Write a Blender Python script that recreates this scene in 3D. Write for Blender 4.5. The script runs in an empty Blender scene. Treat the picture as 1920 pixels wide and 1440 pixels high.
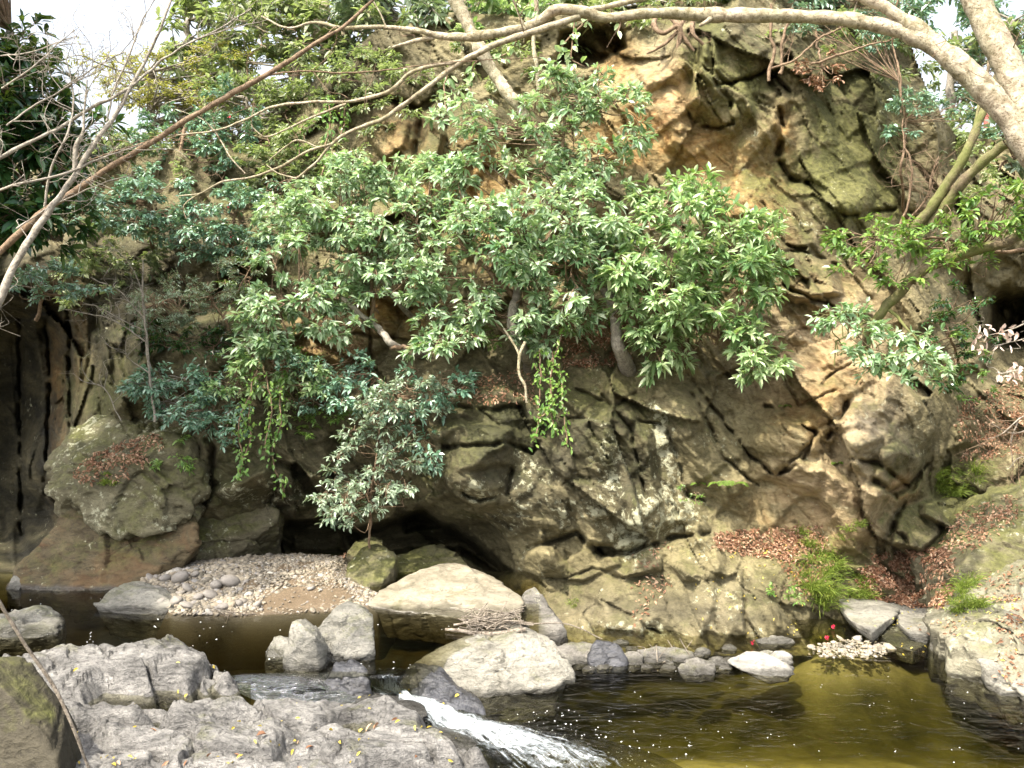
import bpy, bmesh, math, random
import numpy as np
from mathutils import Vector
random.seed(7); rng = np.random.default_rng(7)
sc = bpy.context.scene
col = sc.collection
R = math.radians
# ------------------------------------------------------------------ camera
F = 1663.0; H = 3.2; PITCH = R(4.1)
cd = bpy.data.cameras.new("camera"); cam = bpy.data.objects.new("camera", cd); col.objects.link(cam)
cam.location = (0, 0, H); cam.rotation_euler = (R(90) - PITCH, 0, 0)
cd.sensor_width = 36; cd.lens = F / 1920 * 36; cd.clip_end = 2000; cd.clip_start = 0.05
sc.camera = cam
# ------------------------------------------------------------------ sky and sun
SUN_EL = 60.0; SUN_AZ = 222.0       # azimuth clockwise from +Y: sun stands behind the camera, to the left
w = bpy.data.worlds.new("World"); sc.world = w; w.use_nodes = True
nt = w.node_tree; nt.nodes.clear()
sky = nt.nodes.new('ShaderNodeTexSky'); sky.sky_type = 'NISHITA'; sky.sun_disc = False
sky.sun_elevation = R(SUN_EL); sky.sun_rotation = R(SUN_AZ); sky.dust_density = 7.0; sky.air_density = 1.0; sky.ozone_density = 0.6
bg = nt.nodes.new('ShaderNodeBackground'); bg.inputs[1].default_value = 0.15
wo = nt.nodes.new('ShaderNodeOutputWorld')
hs = nt.nodes.new('ShaderNodeHueSaturation'); hs.inputs['Saturation'].default_value = .45; nt.links.new(sky.outputs[0], hs.inputs['Color']); nt.links.new(hs.outputs[0], bg.inputs[0]); nt.links.new(bg.outputs[0], wo.inputs[0])
sd = bpy.data.lights.new("sun", 'SUN'); sd.energy = 2.5; sd.angle = R(1.2); sd.color = (1.0, 0.91, 0.75)
so = bpy.data.objects.new("sun", sd); col.objects.link(so)
e, a = R(SUN_EL), R(SUN_AZ)
sdir = Vector((math.sin(a) * math.cos(e), math.cos(a) * math.cos(e), math.sin(e)))
so.rotation_euler = sdir.to_track_quat('Z', 'Y').to_euler(); so.location = (-8, -10, 20)
sc.view_settings.view_transform = 'Standard'; sc.view_settings.look = 'None'
sc.view_settings.exposure = 1.85; sc.view_settings.gamma = 1.0
sc.cycles.max_bounces = 6; sc.cycles.diffuse_bounces = 3; sc.cycles.glossy_bounces = 2
sc.cycles.transparent_max_bounces = 12; sc.cycles.transmission_bounces = 4
sc.cycles.use_denoising = True

# ------------------------------------------------------------------ picking places in space
SP, CP = math.sin(PITCH), math.cos(PITCH)
def ray(px, py):
    u = (np.asarray(px, float) - 960) / F; v = (np.asarray(py, float) - 720) / F
    dy = CP - v * SP; dz = -SP - v * CP
    return u / dy, dz / dy
def P(px, py, Y):
    rx, rz = ray(px, py); Y = np.asarray(Y, float)
    return np.stack(np.broadcast_arrays(rx * Y, Y, H + rz * Y), -1)
def G(px, py, z):
    rx, rz = ray(px, py); return P(px, py, (z - H) / rz)
def proj(v):
    x, y, z = v[..., 0], v[..., 1], v[..., 2] - H
    d = y * CP - z * SP; up = y * SP + z * CP
    return 960 + F * x / d, 720 - F * up / d

# ------------------------------------------------------------------ noise
_perm = np.random.default_rng(3).permutation(4096).astype(np.int64)
_grad = np.random.default_rng(4).normal(size=(4096, 3)); _grad /= np.linalg.norm(_grad, axis=1)[:, None]
_rv = np.random.default_rng(5).random((4096, 6))
def _h(i, j, k, s=0):
    return _perm[(_perm[(_perm[(i + s * 131) & 4095] + j) & 4095] + k) & 4095]
def perlin(p, seed=0):
    p = np.asarray(p, float); f = np.floor(p).astype(np.int64); t = p - f
    u = t * t * t * (t * (t * 6 - 15) + 10); out = 0
    for dx in (0, 1):
        wx = u[..., 0] if dx else 1 - u[..., 0]
        for dy in (0, 1):
            wy = u[..., 1] if dy else 1 - u[..., 1]
            for dz in (0, 1):
                wz = u[..., 2] if dz else 1 - u[..., 2]
                g = _grad[_h(f[..., 0] + dx, f[..., 1] + dy, f[..., 2] + dz, seed)]
                out = out + wx * wy * wz * (g[..., 0] * (t[..., 0] - dx) + g[..., 1] * (t[..., 1] - dy) + g[..., 2] * (t[..., 2] - dz))
    return out * 1.5
def fbm(p, octv=4, seed=0, gain=.5):
    s = 0; a_ = 1.0; p = np.asarray(p, float)
    for i in range(octv):
        s = s + a_ * perlin(p * 2 ** i, seed + i); a_ *= gain
    return s
def ridged(p, octv=4, seed=0):
    s = 0; a_ = 1.0
    for i in range(octv):
        s = s + a_ * (1 - np.abs(perlin(p * 2 ** i, seed + i)) * 2); a_ *= .5
    return s / 2
def facets(p, seed=0, tilt=1.0):
    """broken-rock relief: each cell of a cracked pattern is its own tilted plane; returns height, distance to crack"""
    f = np.floor(p).astype(np.int64); b1 = np.full(p.shape[:-1], 1e9); b2 = b1.copy(); hh = np.zeros_like(b1)
    for dx in (-1, 0, 1):
        for dy in (-1, 0, 1):
            for dz in (-1, 0, 1):
                i, j, k = f[..., 0] + dx, f[..., 1] + dy, f[..., 2] + dz
                r = _rv[_h(i, j, k, seed)]
                c0 = p[..., 0] - i - r[..., 0]; c1 = p[..., 1] - j - r[..., 1]; c2 = p[..., 2] - k - r[..., 2]
                d = c0 * c0 + c1 * c1 + c2 * c2
                h_ = (r[..., 3] - .5) + tilt * ((r[..., 4] - .5) * c0 + (r[..., 5] - .5) * c1 + (r[..., 0] - .5) * c2) * 1.6
                m = d < b1
                b2 = np.where(m, b1, np.minimum(b2, d)); hh = np.where(m, h_, hh); b1 = np.where(m, d, b1)
    return hh, np.sqrt(b2) - np.sqrt(b1)
def rotm(v, ang):      # rotate in the XZ plane
    c, s = math.cos(ang), math.sin(ang); o = v.copy()
    o[..., 0] = v[..., 0] * c + v[..., 2] * s; o[..., 2] = -v[..., 0] * s + v[..., 2] * c
    return o
def sstep(a_, b_, x):
    t = np.clip((x - a_) / (b_ - a_), 0, 1); return t * t * (3 - 2 * t)
def seg_dist(px, py, pts):
    best = np.full(np.shape(px), 1e9)
    for (x0, y0), (x1, y1) in zip(pts[:-1], pts[1:]):
        dx, dy = x1 - x0, y1 - y0; L = dx * dx + dy * dy + 1e-9
        t = np.clip(((px - x0) * dx + (py - y0) * dy) / L, 0, 1)
        best = np.minimum(best, np.hypot(px - x0 - t * dx, py - y0 - t * dy))
    return best
def inside(px, py, poly):
    r = np.zeros(np.shape(px), bool); n = len(poly)
    for i in range(n):
        x0, y0 = poly[i]; x1, y1 = poly[(i + 1) % n]
        if y0 == y1: continue
        c = ((y0 > py) != (y1 > py)) & (px < (x1 - x0) * (py - y0) / (y1 - y0) + x0)
        r ^= c
    return r
def sdf(px, py, poly):   # positive inside
    d = seg_dist(px, py, list(poly) + [poly[0]])
    return np.where(inside(px, py, poly), d, -d)

# ------------------------------------------------------------------ object helpers
def tag(o, label=None, cat=None, group=None, kind=None):
    if label: o['label'] = label
    if cat: o['category'] = cat
    if group: o['group'] = group
    if kind: o['kind'] = kind
    return o
def mesh(name, verts, faces, mat, parent=None, smooth=True, attrs=None, loc=None):
    verts = np.asarray(verts, float).reshape(-1, 3)
    off = np.zeros(3)
    if parent is not None: off = np.array(parent.location)
    elif loc is not None: off = np.array(loc, float)
    verts = verts - off
    me = bpy.data.meshes.new(name); me.vertices.add(len(verts)); me.vertices.foreach_set('co', verts.astype(np.float32).ravel())
    if not isinstance(faces, (list, tuple)): faces = [faces]
    faces = [np.asarray(f, np.int32) for f in faces if len(f)]
    tot = sum(f.size for f in faces); nf = sum(len(f) for f in faces)
    me.loops.add(tot); me.polygons.add(nf)
    me.loops.foreach_set('vertex_index', np.concatenate([f.ravel() for f in faces]))
    ls = []; s = 0
    for f in faces:
        ls.append(s + np.arange(len(f)) * f.shape[1]); s += f.size
    me.polygons.foreach_set('loop_start', np.concatenate(ls).astype(np.int32))
    me.polygons.foreach_set('use_smooth', np.full(nf, smooth))
    me.update(calc_edges=True)
    for k, v in (attrs or {}).items():
        at = me.attributes.new(k, 'FLOAT_COLOR', 'POINT')
        c = np.ones((len(verts), 4), np.float32); c[:, :3] = v.reshape(-1, 3); at.data.foreach_set('color', c.ravel())
    me.materials.append(mat)
    o = bpy.data.objects.new(name, me); col.objects.link(o)
    if parent is not None: o.parent = parent
    elif loc is not None: o.location = loc
    return o
def thing(name, label, cat, loc, group=None):
    o = bpy.data.objects.new(name, None); col.objects.link(o); o.location = tuple(float(c) for c in loc); o.empty_display_size = .2
    return tag(o, label, cat, group)
def grid_faces(nr, nc, mask=None):
    i = np.arange(nr * nc).reshape(nr, nc)
    f = np.stack([i[:-1, :-1], i[1:, :-1], i[1:, 1:], i[:-1, 1:]], -1)
    if mask is not None:
        m = mask[:-1, :-1] & mask[1:, :-1] & mask[1:, 1:] & mask[:-1, 1:]
        f = f[m]
    return f.reshape(-1, 4)
def compact(verts, faces, attrs=None):
    u, inv = np.unique(faces, return_inverse=True)
    return verts[u], inv.reshape(faces.shape), {k: v.reshape(-1, 3)[u] for k, v in (attrs or {}).items()}
def normals_grid(V):
    du = np.gradient(V, axis=1); dv = np.gradient(V, axis=0)
    n = np.cross(du, dv); n /= np.linalg.norm(n, axis=-1, keepdims=True) + 1e-12
    n[n[..., 1] > 0] *= -1
    return n

# ------------------------------------------------------------------ materials
class NT:
    def __init__(s, name):
        s.m = bpy.data.materials.new(name); s.m.use_nodes = True; s.t = s.m.node_tree; s.t.nodes.clear()
        s.out = s.t.nodes.new('ShaderNodeOutputMaterial')
    def n(s, typ, ins=None, **kw):
        nd = s.t.nodes.new('ShaderNode' + typ)
        for k, v in kw.items(): setattr(nd, k, v)
        for k, v in (ins or {}).items(): s.set(nd, k, v)
        return nd
    def set(s, nd, k, v):
        sock = nd.inputs[k]
        if isinstance(v, bpy.types.NodeSocket): s.t.links.new(v, sock)
        elif hasattr(v, 'outputs'): s.t.links.new(v.outputs[0], sock)
        else: sock.default_value = v
    def ramp(s, fac, stops, interp='LINEAR'):
        nd = s.n('ValToRGB', {0: fac}); cr = nd.color_ramp; cr.interpolation = interp
        while len(cr.elements) < len(stops): cr.elements.new(.5)
        for e_, (p_, c_) in zip(cr.elements, stops):
            e_.position = p_; e_.color = (*c_, 1) if len(c_) == 3 else c_
        return nd.outputs[0]
    def mix(s, f, a_, b_, mode='MIX'):
        nd = s.n('Mix', data_type='RGBA', blend_type=mode)
        for k, v in ((0, f), (6, a_), (7, b_)):
            if isinstance(v, tuple) and len(v) == 3: v = (*v, 1)
            s.set(nd, k, v)
        return nd.outputs[2]
    def math(s, op, a_, b_=0.0):
        return s.n('Math', {0: a_, 1: b_}, operation=op).outputs[0]
    def noise(s, vec, scale, detail=6, rough=.55, dist=0.0):
        return s.n('TexNoise', {'Vector': vec, 'Scale': scale, 'Detail': detail, 'Roughness': rough, 'Distortion': dist}).outputs[0]
def bw(v): return (v, v, v)
def rock_mat(name, c_dark, c_mid, c_light, moss=.3, moss_c=(.088, .092, .024), lichen=.2, ang=0.6, stretch=(1, 1, 3.0), sc_=1.0, use_mask=False, wet=0.0, bump=.6, rust=0.0, waterline=None):
    t = NT(name)
    co = t.n('TexCoord').outputs['Object'] if not use_mask else t.n('NewGeometry').outputs['Position']
    co = t.n('NewGeometry').outputs['Position']
    mp = t.n('Mapping', {'Vector': co, 'Rotation': (0, ang, 0), 'Scale': stretch}).outputs[0]
    n1 = t.noise(mp, 1.3 * sc_, 5, .62, .6)
    n2 = t.noise(mp, 6.0 * sc_, 5, .65, .4)
    n3 = t.noise(co, 22 * sc_, 4, .7)
    c = t.ramp(n1, [(.30, c_dark), (.50, c_mid), (.70, c_light)])
    c = t.mix(t.ramp(n2, [(.38, bw(0)), (.66, bw(.75))]), c, t.mix(.6, c, c_light))
    c = t.mix(t.ramp(n2, [(.30, bw(.75)), (.47, bw(0))]), c, t.mix(.65, c, c_dark))
    c = t.mix(t.ramp(n3, [(.3, bw(.7)), (.5, bw(0))]), c, t.mix(.6, c, c_dark))
    vn = t.ramp(t.noise(mp, 3.1 * sc_, 5, .6, 1.6), [(.480, bw(0)), (.497, bw(.6)), (.503, bw(.6)), (.52, bw(0))]); c = t.mix(vn, c, t.mix(.75, c, tuple(.5 * k for k in c_dark)))
    geo = t.n('NewGeometry'); sx = t.n('SeparateXYZ', {0: geo.outputs['Normal']}); up = sx.outputs[2]
    if use_mask:
        at = t.n('Attribute', attribute_name='mask'); sep = t.n('SeparateColor', {0: at.outputs['Color']})
        mo, oc, li = sep.outputs[0], sep.outputs[1], sep.outputs[2]
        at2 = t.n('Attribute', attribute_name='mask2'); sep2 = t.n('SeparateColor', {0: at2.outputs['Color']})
        # ochre seams and rust
        nn = t.noise(mp, 2.4, 5, .6, .8)
        f = t.math('MULTIPLY', oc, t.ramp(nn, [(.30, bw(.15)), (.55, bw(1))]))
        c = t.mix(f, c, t.ramp(n2, [(.3, (.19, .078, .020)), (.5, (.38, .22, .07)), (.7, (.50, .35, .15))]))
        # pale bare stone
        f = t.math('MULTIPLY', sep2.outputs[1], t.ramp(nn, [(.3, bw(.4)), (.6, bw(1))]))
        c = t.mix(f, c, t.ramp(n2, [(.3, (.13, .105, .07)), (.6, (.31, .265, .185))]))
        mfac = mo; lfac = li
    else:
        mfac = moss; lfac = lichen
    if rust:
        nr = t.noise(mp, 1.8, 4, .6, 1.0)
        c = t.mix(t.math('MULTIPLY', t.ramp(nr, [(.48, bw(0)), (.68, bw(1))]), rust), c, (.20, .085, .028))
    # moss
    nm = t.noise(co, 1.9 * sc_, 5, .68, .5)
    upb = t.math('MULTIPLY', t.math('MAXIMUM', up, 0.0), .22)
    v = t.math('ADD', t.math('ADD', nm, upb), t.math('MULTIPLY', mfac, .42))
    f = t.ramp(v, [(.68, bw(0)), (.92, bw(.82))])
    c = t.mix(f, c, t.ramp(n3, [(.3, tuple(.45 * k for k in moss_c)), (.55, moss_c), (.75, tuple(1.9 * k for k in moss_c))]))
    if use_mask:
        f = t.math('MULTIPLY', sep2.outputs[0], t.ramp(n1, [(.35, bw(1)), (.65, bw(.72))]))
        c = t.mix(f, c, (.014, .014, .010))  # dark stone tone plus shade put into the rock colour
    # lichen specks
    vo = t.n('TexVoronoi', {'Vector': co, 'Scale': 26.0 * sc_}); nl = t.noise(co, 2.3, 4, .6)
    nl2 = t.noise(co, 13.0, 5, .7)
    g = t.math('ADD', t.math('MULTIPLY', nl2, .62), t.math('MULTIPLY', nl, .38))
    f = t.math('MULTIPLY', t.ramp(t.math('ADD', g, t.math('MULTIPLY', lfac, .13)), [(.60, bw(0)), (.66, bw(1))]), .8)
    c = t.mix(f, c, (.36, .36, .25))
    rough = .82
    if waterline is not None:      # wet, darker band just above the water
        z = t.n('SeparateXYZ', {0: co}).outputs[2]
        zz = t.math('ADD', z, t.math('MULTIPLY', t.noise(co, 5.0, 3), -.07))
        band = t.n('MapRange', {'Value': zz, 'From Min': waterline - .045, 'From Max': waterline - .012, 'To Min': 1.0, 'To Max': 0.0}).outputs[0]
        c = t.mix(band, c, t.mix(.72, c, (.012, .011, .008)))
        rough = t.n('MapRange', {'Value': band, 'To Min': .8, 'To Max': .25}).outputs[0]
    if wet: rough = .82 - wet * .6
    vz = t.n('VectorMath', {0: mp, 1: t.n('VectorMath', {0: t.n('TexNoise', {'Vector': co, 'Scale': 4.0, 'Detail': 3.0}).outputs['Color'], 1: (.22, .22, .22)}, operation='MULTIPLY').outputs[0]}, operation='ADD').outputs[0]
    va_ = t.n('TexVoronoi', {'Vector': vz, 'Scale': 2.6 * sc_}); vb_ = t.n('TexVoronoi', {'Vector': vz, 'Scale': 7.5 * sc_})
    ca_ = t.n('SeparateColor', {0: va_.outputs['Color']}); cb_ = t.n('SeparateColor', {0: vb_.outputs['Color']})
    sp_ = t.n('SeparateXYZ', {0: vz})
    def tiltp(cc, k):      # every fragment is a little plane with its own slope
        return t.math('ADD', t.math('MULTIPLY', cc.outputs[0], .35), t.math('ADD', t.math('MULTIPLY', t.math('SUBTRACT', cc.outputs[1], .5), t.math('MULTIPLY', sp_.outputs[0], k)), t.math('MULTIPLY', t.math('SUBTRACT', cc.outputs[2], .5), t.math('MULTIPLY', sp_.outputs[2], k))))
    bz = t.n('Bump', {'Height': tiltp(ca_, 2.4), 'Strength': bump, 'Distance': .055}); bz = t.n('Bump', {'Height': tiltp(cb_, 7.0), 'Strength': bump * .8, 'Distance': .018, 'Normal': bz})
    b1 = t.n('Bump', {'Height': n1, 'Strength': bump * .35, 'Distance': .08, 'Normal': bz})
    b2 = t.n('Bump', {'Height': n2, 'Strength': bump, 'Distance': .055, 'Normal': b1})
    b3 = t.n('Bump', {'Height': n3, 'Strength': bump * .8, 'Distance': .018, 'Normal': b2})
    p = t.n('BsdfPrincipled', {'Base Color': c, 'Roughness': rough, 'Normal': b3, 'Specular IOR Level': .3 if not wet else .6})
    t.t.links.new(p.outputs[0], t.out.inputs[0]); return t.m
def leaf_mat(name, stops, rough=.32, trans=.28, spec=.6, tc=None):
    t = NT(name)
    g = t.n('NewGeometry'); r = g.outputs['Random Per Island']
    c = t.ramp(r, stops)
    nz = t.noise(g.outputs['Position'], .9, 3)
    c = t.mix(t.ramp(nz, [(.35, bw(0)), (.7, bw(.55))]), c, t.mix(.5, c, stops[-1][1]))
    p = t.n('BsdfPrincipled', {'Base Color': c, 'Roughness': rough, 'Specular IOR Level': spec})
    tr = t.n('BsdfTranslucent', {'Color': t.mix(.5, c, tc or (.30, .42, .04))})
    m = t.n('MixShader', {0: trans, 1: p, 2: tr}); t.t.links.new(m.outputs[0], t.out.inputs[0]); return t.m
def bark_mat(name, c0, c1, moss=0.0, scale=14):
    t = NT(name); co = t.n('NewGeometry').outputs['Position']
    n = t.noise(co, scale, 6, .7, .5); n2 = t.noise(co, scale * 4, 4, .7); n3 = t.noise(co, 3.0, 4, .6)
    c = t.ramp(n, [(.35, c0), (.62, c1)])
    c = t.mix(t.ramp(n2, [(.34, bw(.85)), (.46, bw(0))]), c, tuple(k * .35 for k in c0))
    if moss: c = t.mix(t.math('MULTIPLY', t.ramp(n3, [(.38, bw(0)), (.58, bw(1))]), moss), c, (.11, .13, .03))
    b = t.n('Bump', {'Height': n, 'Strength': .8, 'Distance': .02}); b = t.n('Bump', {'Height': n2, 'Strength': .8, 'Distance': .006, 'Normal': b})
    p = t.n('BsdfPrincipled', {'Base Color': c, 'Roughness': .8, 'Normal': b, 'Specular IOR Level': .25})
    t.t.links.new(p.outputs[0], t.out.inputs[0]); return t.m
def plain(name, c, rough=.7, spec=.3, var=0.0):
    t = NT(name); r = t.n('NewGeometry').outputs['Random Per Island']
    cc = t.ramp(r, [(0, tuple(k * (1 - var) for k in c)), (1, tuple(k * (1 + var) for k in c))])
    p = t.n('BsdfPrincipled', {'Base Color': cc, 'Roughness': rough, 'Specular IOR Level': spec}); t.t.links.new(p.outputs[0], t.out.inputs[0]); return t.m

M = {}
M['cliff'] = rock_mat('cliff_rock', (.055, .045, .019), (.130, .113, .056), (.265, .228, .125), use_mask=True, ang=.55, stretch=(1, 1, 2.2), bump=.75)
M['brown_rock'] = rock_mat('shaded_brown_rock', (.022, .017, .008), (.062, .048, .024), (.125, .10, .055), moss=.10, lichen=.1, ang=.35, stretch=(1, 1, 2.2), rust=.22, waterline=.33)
M['block_rock'] = rock_mat('lichen_grey_block_rock', (.038, .034, .018), (.095, .085, .048), (.175, .16, .10), moss=.30, lichen=.40, ang=.7, stretch=(1, 1, 2.0))
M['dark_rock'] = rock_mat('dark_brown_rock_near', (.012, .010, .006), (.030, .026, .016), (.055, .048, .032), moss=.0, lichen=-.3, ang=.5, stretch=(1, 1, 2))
M['olive_rock'] = rock_mat('olive_bank_rock', (.07, .064, .044), (.16, .148, .105), (.26, .245, .185), moss=.08, lichen=.3, ang=1.1, stretch=(1, 1, 2.0), waterline=.03)
M['grey_rock'] = rock_mat('grey_river_rock', (.040, .038, .036), (.140, .136, .130), (.30, .29, .27), moss=-.22, lichen=-.3, ang=.35, stretch=(1, 2.2, 3.0), sc_=1.5, bump=1.2, waterline=.33)
M['grey_rock_low'] = rock_mat('grey_river_rock_by_lower_pool', (.065, .06, .052), (.14, .13, .115), (.24, .23, .20), moss=-.02, lichen=.0, ang=.35, stretch=(1, 1.6, 3.0), sc_=1.5, bump=.8, waterline=.035)
M['pale_rock'] = rock_mat('pale_boulder', (.085, .08, .066), (.185, .177, .15), (.275, .262, .22), moss=-.15, lichen=-.2, ang=.3, stretch=(1, 1.4, 2.2), sc_=1.2, bump=.9, waterline=.035)
M['sand_rock'] = rock_mat('smooth_sandy_rock', (.11, .097, .068), (.21, .188, .140), (.32, .29, .22), moss=-.2, lichen=-.3, ang=.3, stretch=(1, 1.4, 2.2), sc_=.8, bump=.4, waterline=.325)
M['white_rock'] = rock_mat('white_dry_rock', (.14, .135, .12), (.25, .24, .215), (.35, .335, .30), moss=-.3, lichen=-.3, ang=.3, stretch=(1, 1.4, 2.2), sc_=1.2, bump=.8, waterline=.03)
M['pale_rock_up'] = rock_mat('pale_boulder_in_upper_pool', (.07, .068, .057), (.155, .15, .13), (.25, .24, .205), moss=-.02, lichen=-.1, ang=.3, stretch=(1, 1.4, 2.2), sc_=1.2, bump=.9, waterline=.34)
M['wet_rock'] = rock_mat('wet_black_rock', (.012, .012, .013), (.035, .036, .042), (.085, .088, .10), moss=-.4, lichen=-.4, ang=.3, sc_=1.5, wet=.8, bump=.7)
M['moss_rock'] = rock_mat('mossy_bank_rock', (.05, .044, .024), (.12, .105, .062), (.19, .17, .11), moss=.42, lichen=.1, ang=.8, stretch=(1, 1, 2.5), waterline=.03)
M['big_leaf'] = leaf_mat('broad_evergreen_leaf', [(0, (.055, .15, .04)), (.4, (.18, .34, .12)), (.8, (.40, .54, .27)), (1, (.60, .68, .42))], .42, .42, .8)
M['pale_leaf'] = leaf_mat('pale_silvery_evergreen_leaf', [(0, (.06, .15, .06)), (.4, (.20, .36, .17)), (.8, (.42, .55, .36)), (1, (.62, .70, .52))], .42, .42, .8)
M['blue_leaf'] = leaf_mat('glossy_dark_camellia_leaf', [(0, (.045, .12, .075)), (.5, (.13, .27, .18)), (1, (.32, .46, .34))], .24, .18, .8)
M['grey_leaf'] = leaf_mat('silvery_shrub_leaf', [(0, (.08, .14, .08)), (.5, (.18, .25, .16)), (1, (.33, .40, .29))], .34, .22)
M['dark_leaf'] = leaf_mat('dark_glossy_leaf', [(0, (.006, .030, .014)), (.6, (.018, .062, .026)), (1, (.05, .12, .035))], .25, .22, .6)
M['forest_leaf'] = leaf_mat('forest_leaf', [(0, (.055, .10, .045)), (.5, (.17, .22, .11)), (1, (.40, .43, .25))], .40, .42)
M['yellow_leaf'] = leaf_mat('young_yellow_leaf', [(0, (.14, .16, .030)), (.6, (.25, .26, .055)), (1, (.38, .36, .10))], .5, .4, .3, (.5, .5, .06))
M['vine_leaf'] = leaf_mat('bright_vine_leaf', [(0, (.04, .11, .02)), (.5, (.10, .21, .04)), (1, (.22, .34, .07))], .35, .32)
M['grass'] = leaf_mat('bank_grass_blade', [(0, (.06, .11, .015)), (.5, (.13, .19, .03)), (1, (.25, .30, .06))], .5, .35, .3)
M['fern'] = leaf_mat('fern_green', [(0, (.08, .15, .02)), (1, (.20, .30, .06))], .5, .35, .3)
M['litter'] = leaf_mat('fallen_brown_leaf', [(0, (.10, .040, .020)), (.45, (.22, .11, .060)), (.8, (.36, .22, .14)), (1, (.48, .35, .24))], .6, .1, .2, (.3, .15, .05))
M['litter_yellow'] = leaf_mat('fallen_yellow_leaf', [(0, (.30, .22, .03)), (1, (.62, .52, .12))], .5, .1, .2, (.5, .4, .05))
M['dead_pale'] = leaf_mat('withered_pale_pink_leaf', [(0, (.42, .30, .24)), (1, (.72, .60, .52))], .6, .25, .2, (.7, .5, .4))
M['petal'] = leaf_mat('camellia_petal', [(0, (.5, .02, .05)), (1, (.72, .05, .12))], .5, .2, .2, (.7, .05, .1))
M['pale_bark'] = bark_mat('pale_smooth_bark', (.17, .13, .085), (.48, .42, .32), .30, 16)
M['brown_bark'] = bark_mat('brown_bark', (.10, .065, .038), (.24, .17, .11))
M['grey_bark'] = bark_mat('grey_bark', (.16, .14, .11), (.34, .31, .26))
M['moss_bark'] = bark_mat('mossy_bark', (.075, .055, .032), (.20, .16, .10), .75)
M['dead_wood'] = bark_mat('bleached_dead_wood', (.10, .08, .06), (.30, .26, .21), 0, 20)

# ------------------------------------------------------------------ cliff relief (depth field over the gorge wall)
CTRL = [(-600,1150,10.2),(0,1115,10.6),(120,1080,10.5),(330,1060,11.2),(480,1040,11.5),(600,1040,11.6),(760,1050,11.9),(900,1060,11.9),(985,1085,10.6),
 (1000,1120,9.75),(1000,1200,8.95),(1100,1190,8.98),(1250,1200,8.92),(1390,1200,8.88),(1500,1190,9.05),(1600,1150,9.8),(1700,1130,9.8),
 (1050,1060,9.85),(1200,1050,9.75),(1350,1030,9.85),(1250,1120,9.25),(1400,1110,9.25),(1500,1100,9.5),(1480,1000,10.25),(1600,1020,10.3),(1700,1045,10.5),(1800,1040,10.5),(1650,1100,9.75),(1750,1100,9.75),(1700,1080,10.0),(1700,1120,9.5),(1760,1130,9.4),
 (420,950,10.7),(560,950,10.8),(700,940,10.9),(850,930,10.25),(980,980,10.1),(1120,1000,9.95),(1280,980,10.0),(1400,960,10.15),
 (400,850,10.4),(600,830,10.8),(780,820,10.6),(950,800,10.3),(1150,850,10.15),(1300,850,10.2),(1500,850,10.2),(1650,850,10.05),(1650,950,10.15),(1720,820,10.2),
 (1780,900,11.5),(1880,900,11.6),(1960,900,10.5),(1850,780,12.0),(1900,620,14.0),(1840,560,13.2),(1780,620,12.0),(2100,600,12.5),(2400,700,9.0),(2400,1100,7.5),
 (300,700,10.8),(450,700,10.9),(620,700,10.8),(800,720,10.6),(950,730,10.4),(1100,690,10.4),(1250,690,10.5),(1450,700,10.6),(1600,700,10.45),
 (620,620,11.5),(760,620,11.4),(900,640,11.2),(1050,640,11.2),(1200,620,11.2),(1400,580,11.2),(1550,530,11.2),(1700,640,11.1),
 (40,640,14.4),(40,800,14.4),(40,1000,14.0),(90,700,13.6),(90,900,13.4),(-60,800,14.4),(40,530,11.3),(110,520,11.4),(180,640,11.6),(200,760,11.3),(140,850,10.9),(-300,700,12.0),
 (150,480,12.6),(350,480,12.2),(350,380,12.8),(550,480,12.2),(500,330,12.9),(200,330,13.5),(0,400,13.5),(-400,400,13.5),(-400,200,15),(0,250,15),
 (780,500,11.9),(1000,480,11.8),(1200,460,11.7),(1400,460,11.6),(1600,440,11.7),(1750,440,12.0),(1850,420,13.0),
 (760,260,12.4),(850,350,12.2),(700,160,13.0),(600,230,13.2),(950,260,12.2),(950,100,12.8),(1050,120,12.8),(1150,260,12.1),(1250,250,11.9),(1330,150,11.8),(1420,150,11.8),(1500,250,11.95),(1600,250,12.1),(1700,250,12.4),
 (1400,20,12.4),(1600,60,12.7),(1200,0,13.0),(900,-60,14),(1500,-80,13.5),(1750,100,13.6),(1900,300,15),(2300,200,14),(500,200,14.5),(450,120,16)]
CP_ = np.array(CTRL, float)
def base_depth(px, py):
    num = 0; den = 0
    for x, y, d in CTRL:
        r2 = ((px - x) ** 2 + (py - y) ** 2) / 1e4
        w_ = np.exp(-r2 * 1.6) + 1e-4 / (r2 + .05) ** 1.5
        num = num + w_ * d; den = den + w_
    return num / den
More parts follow.
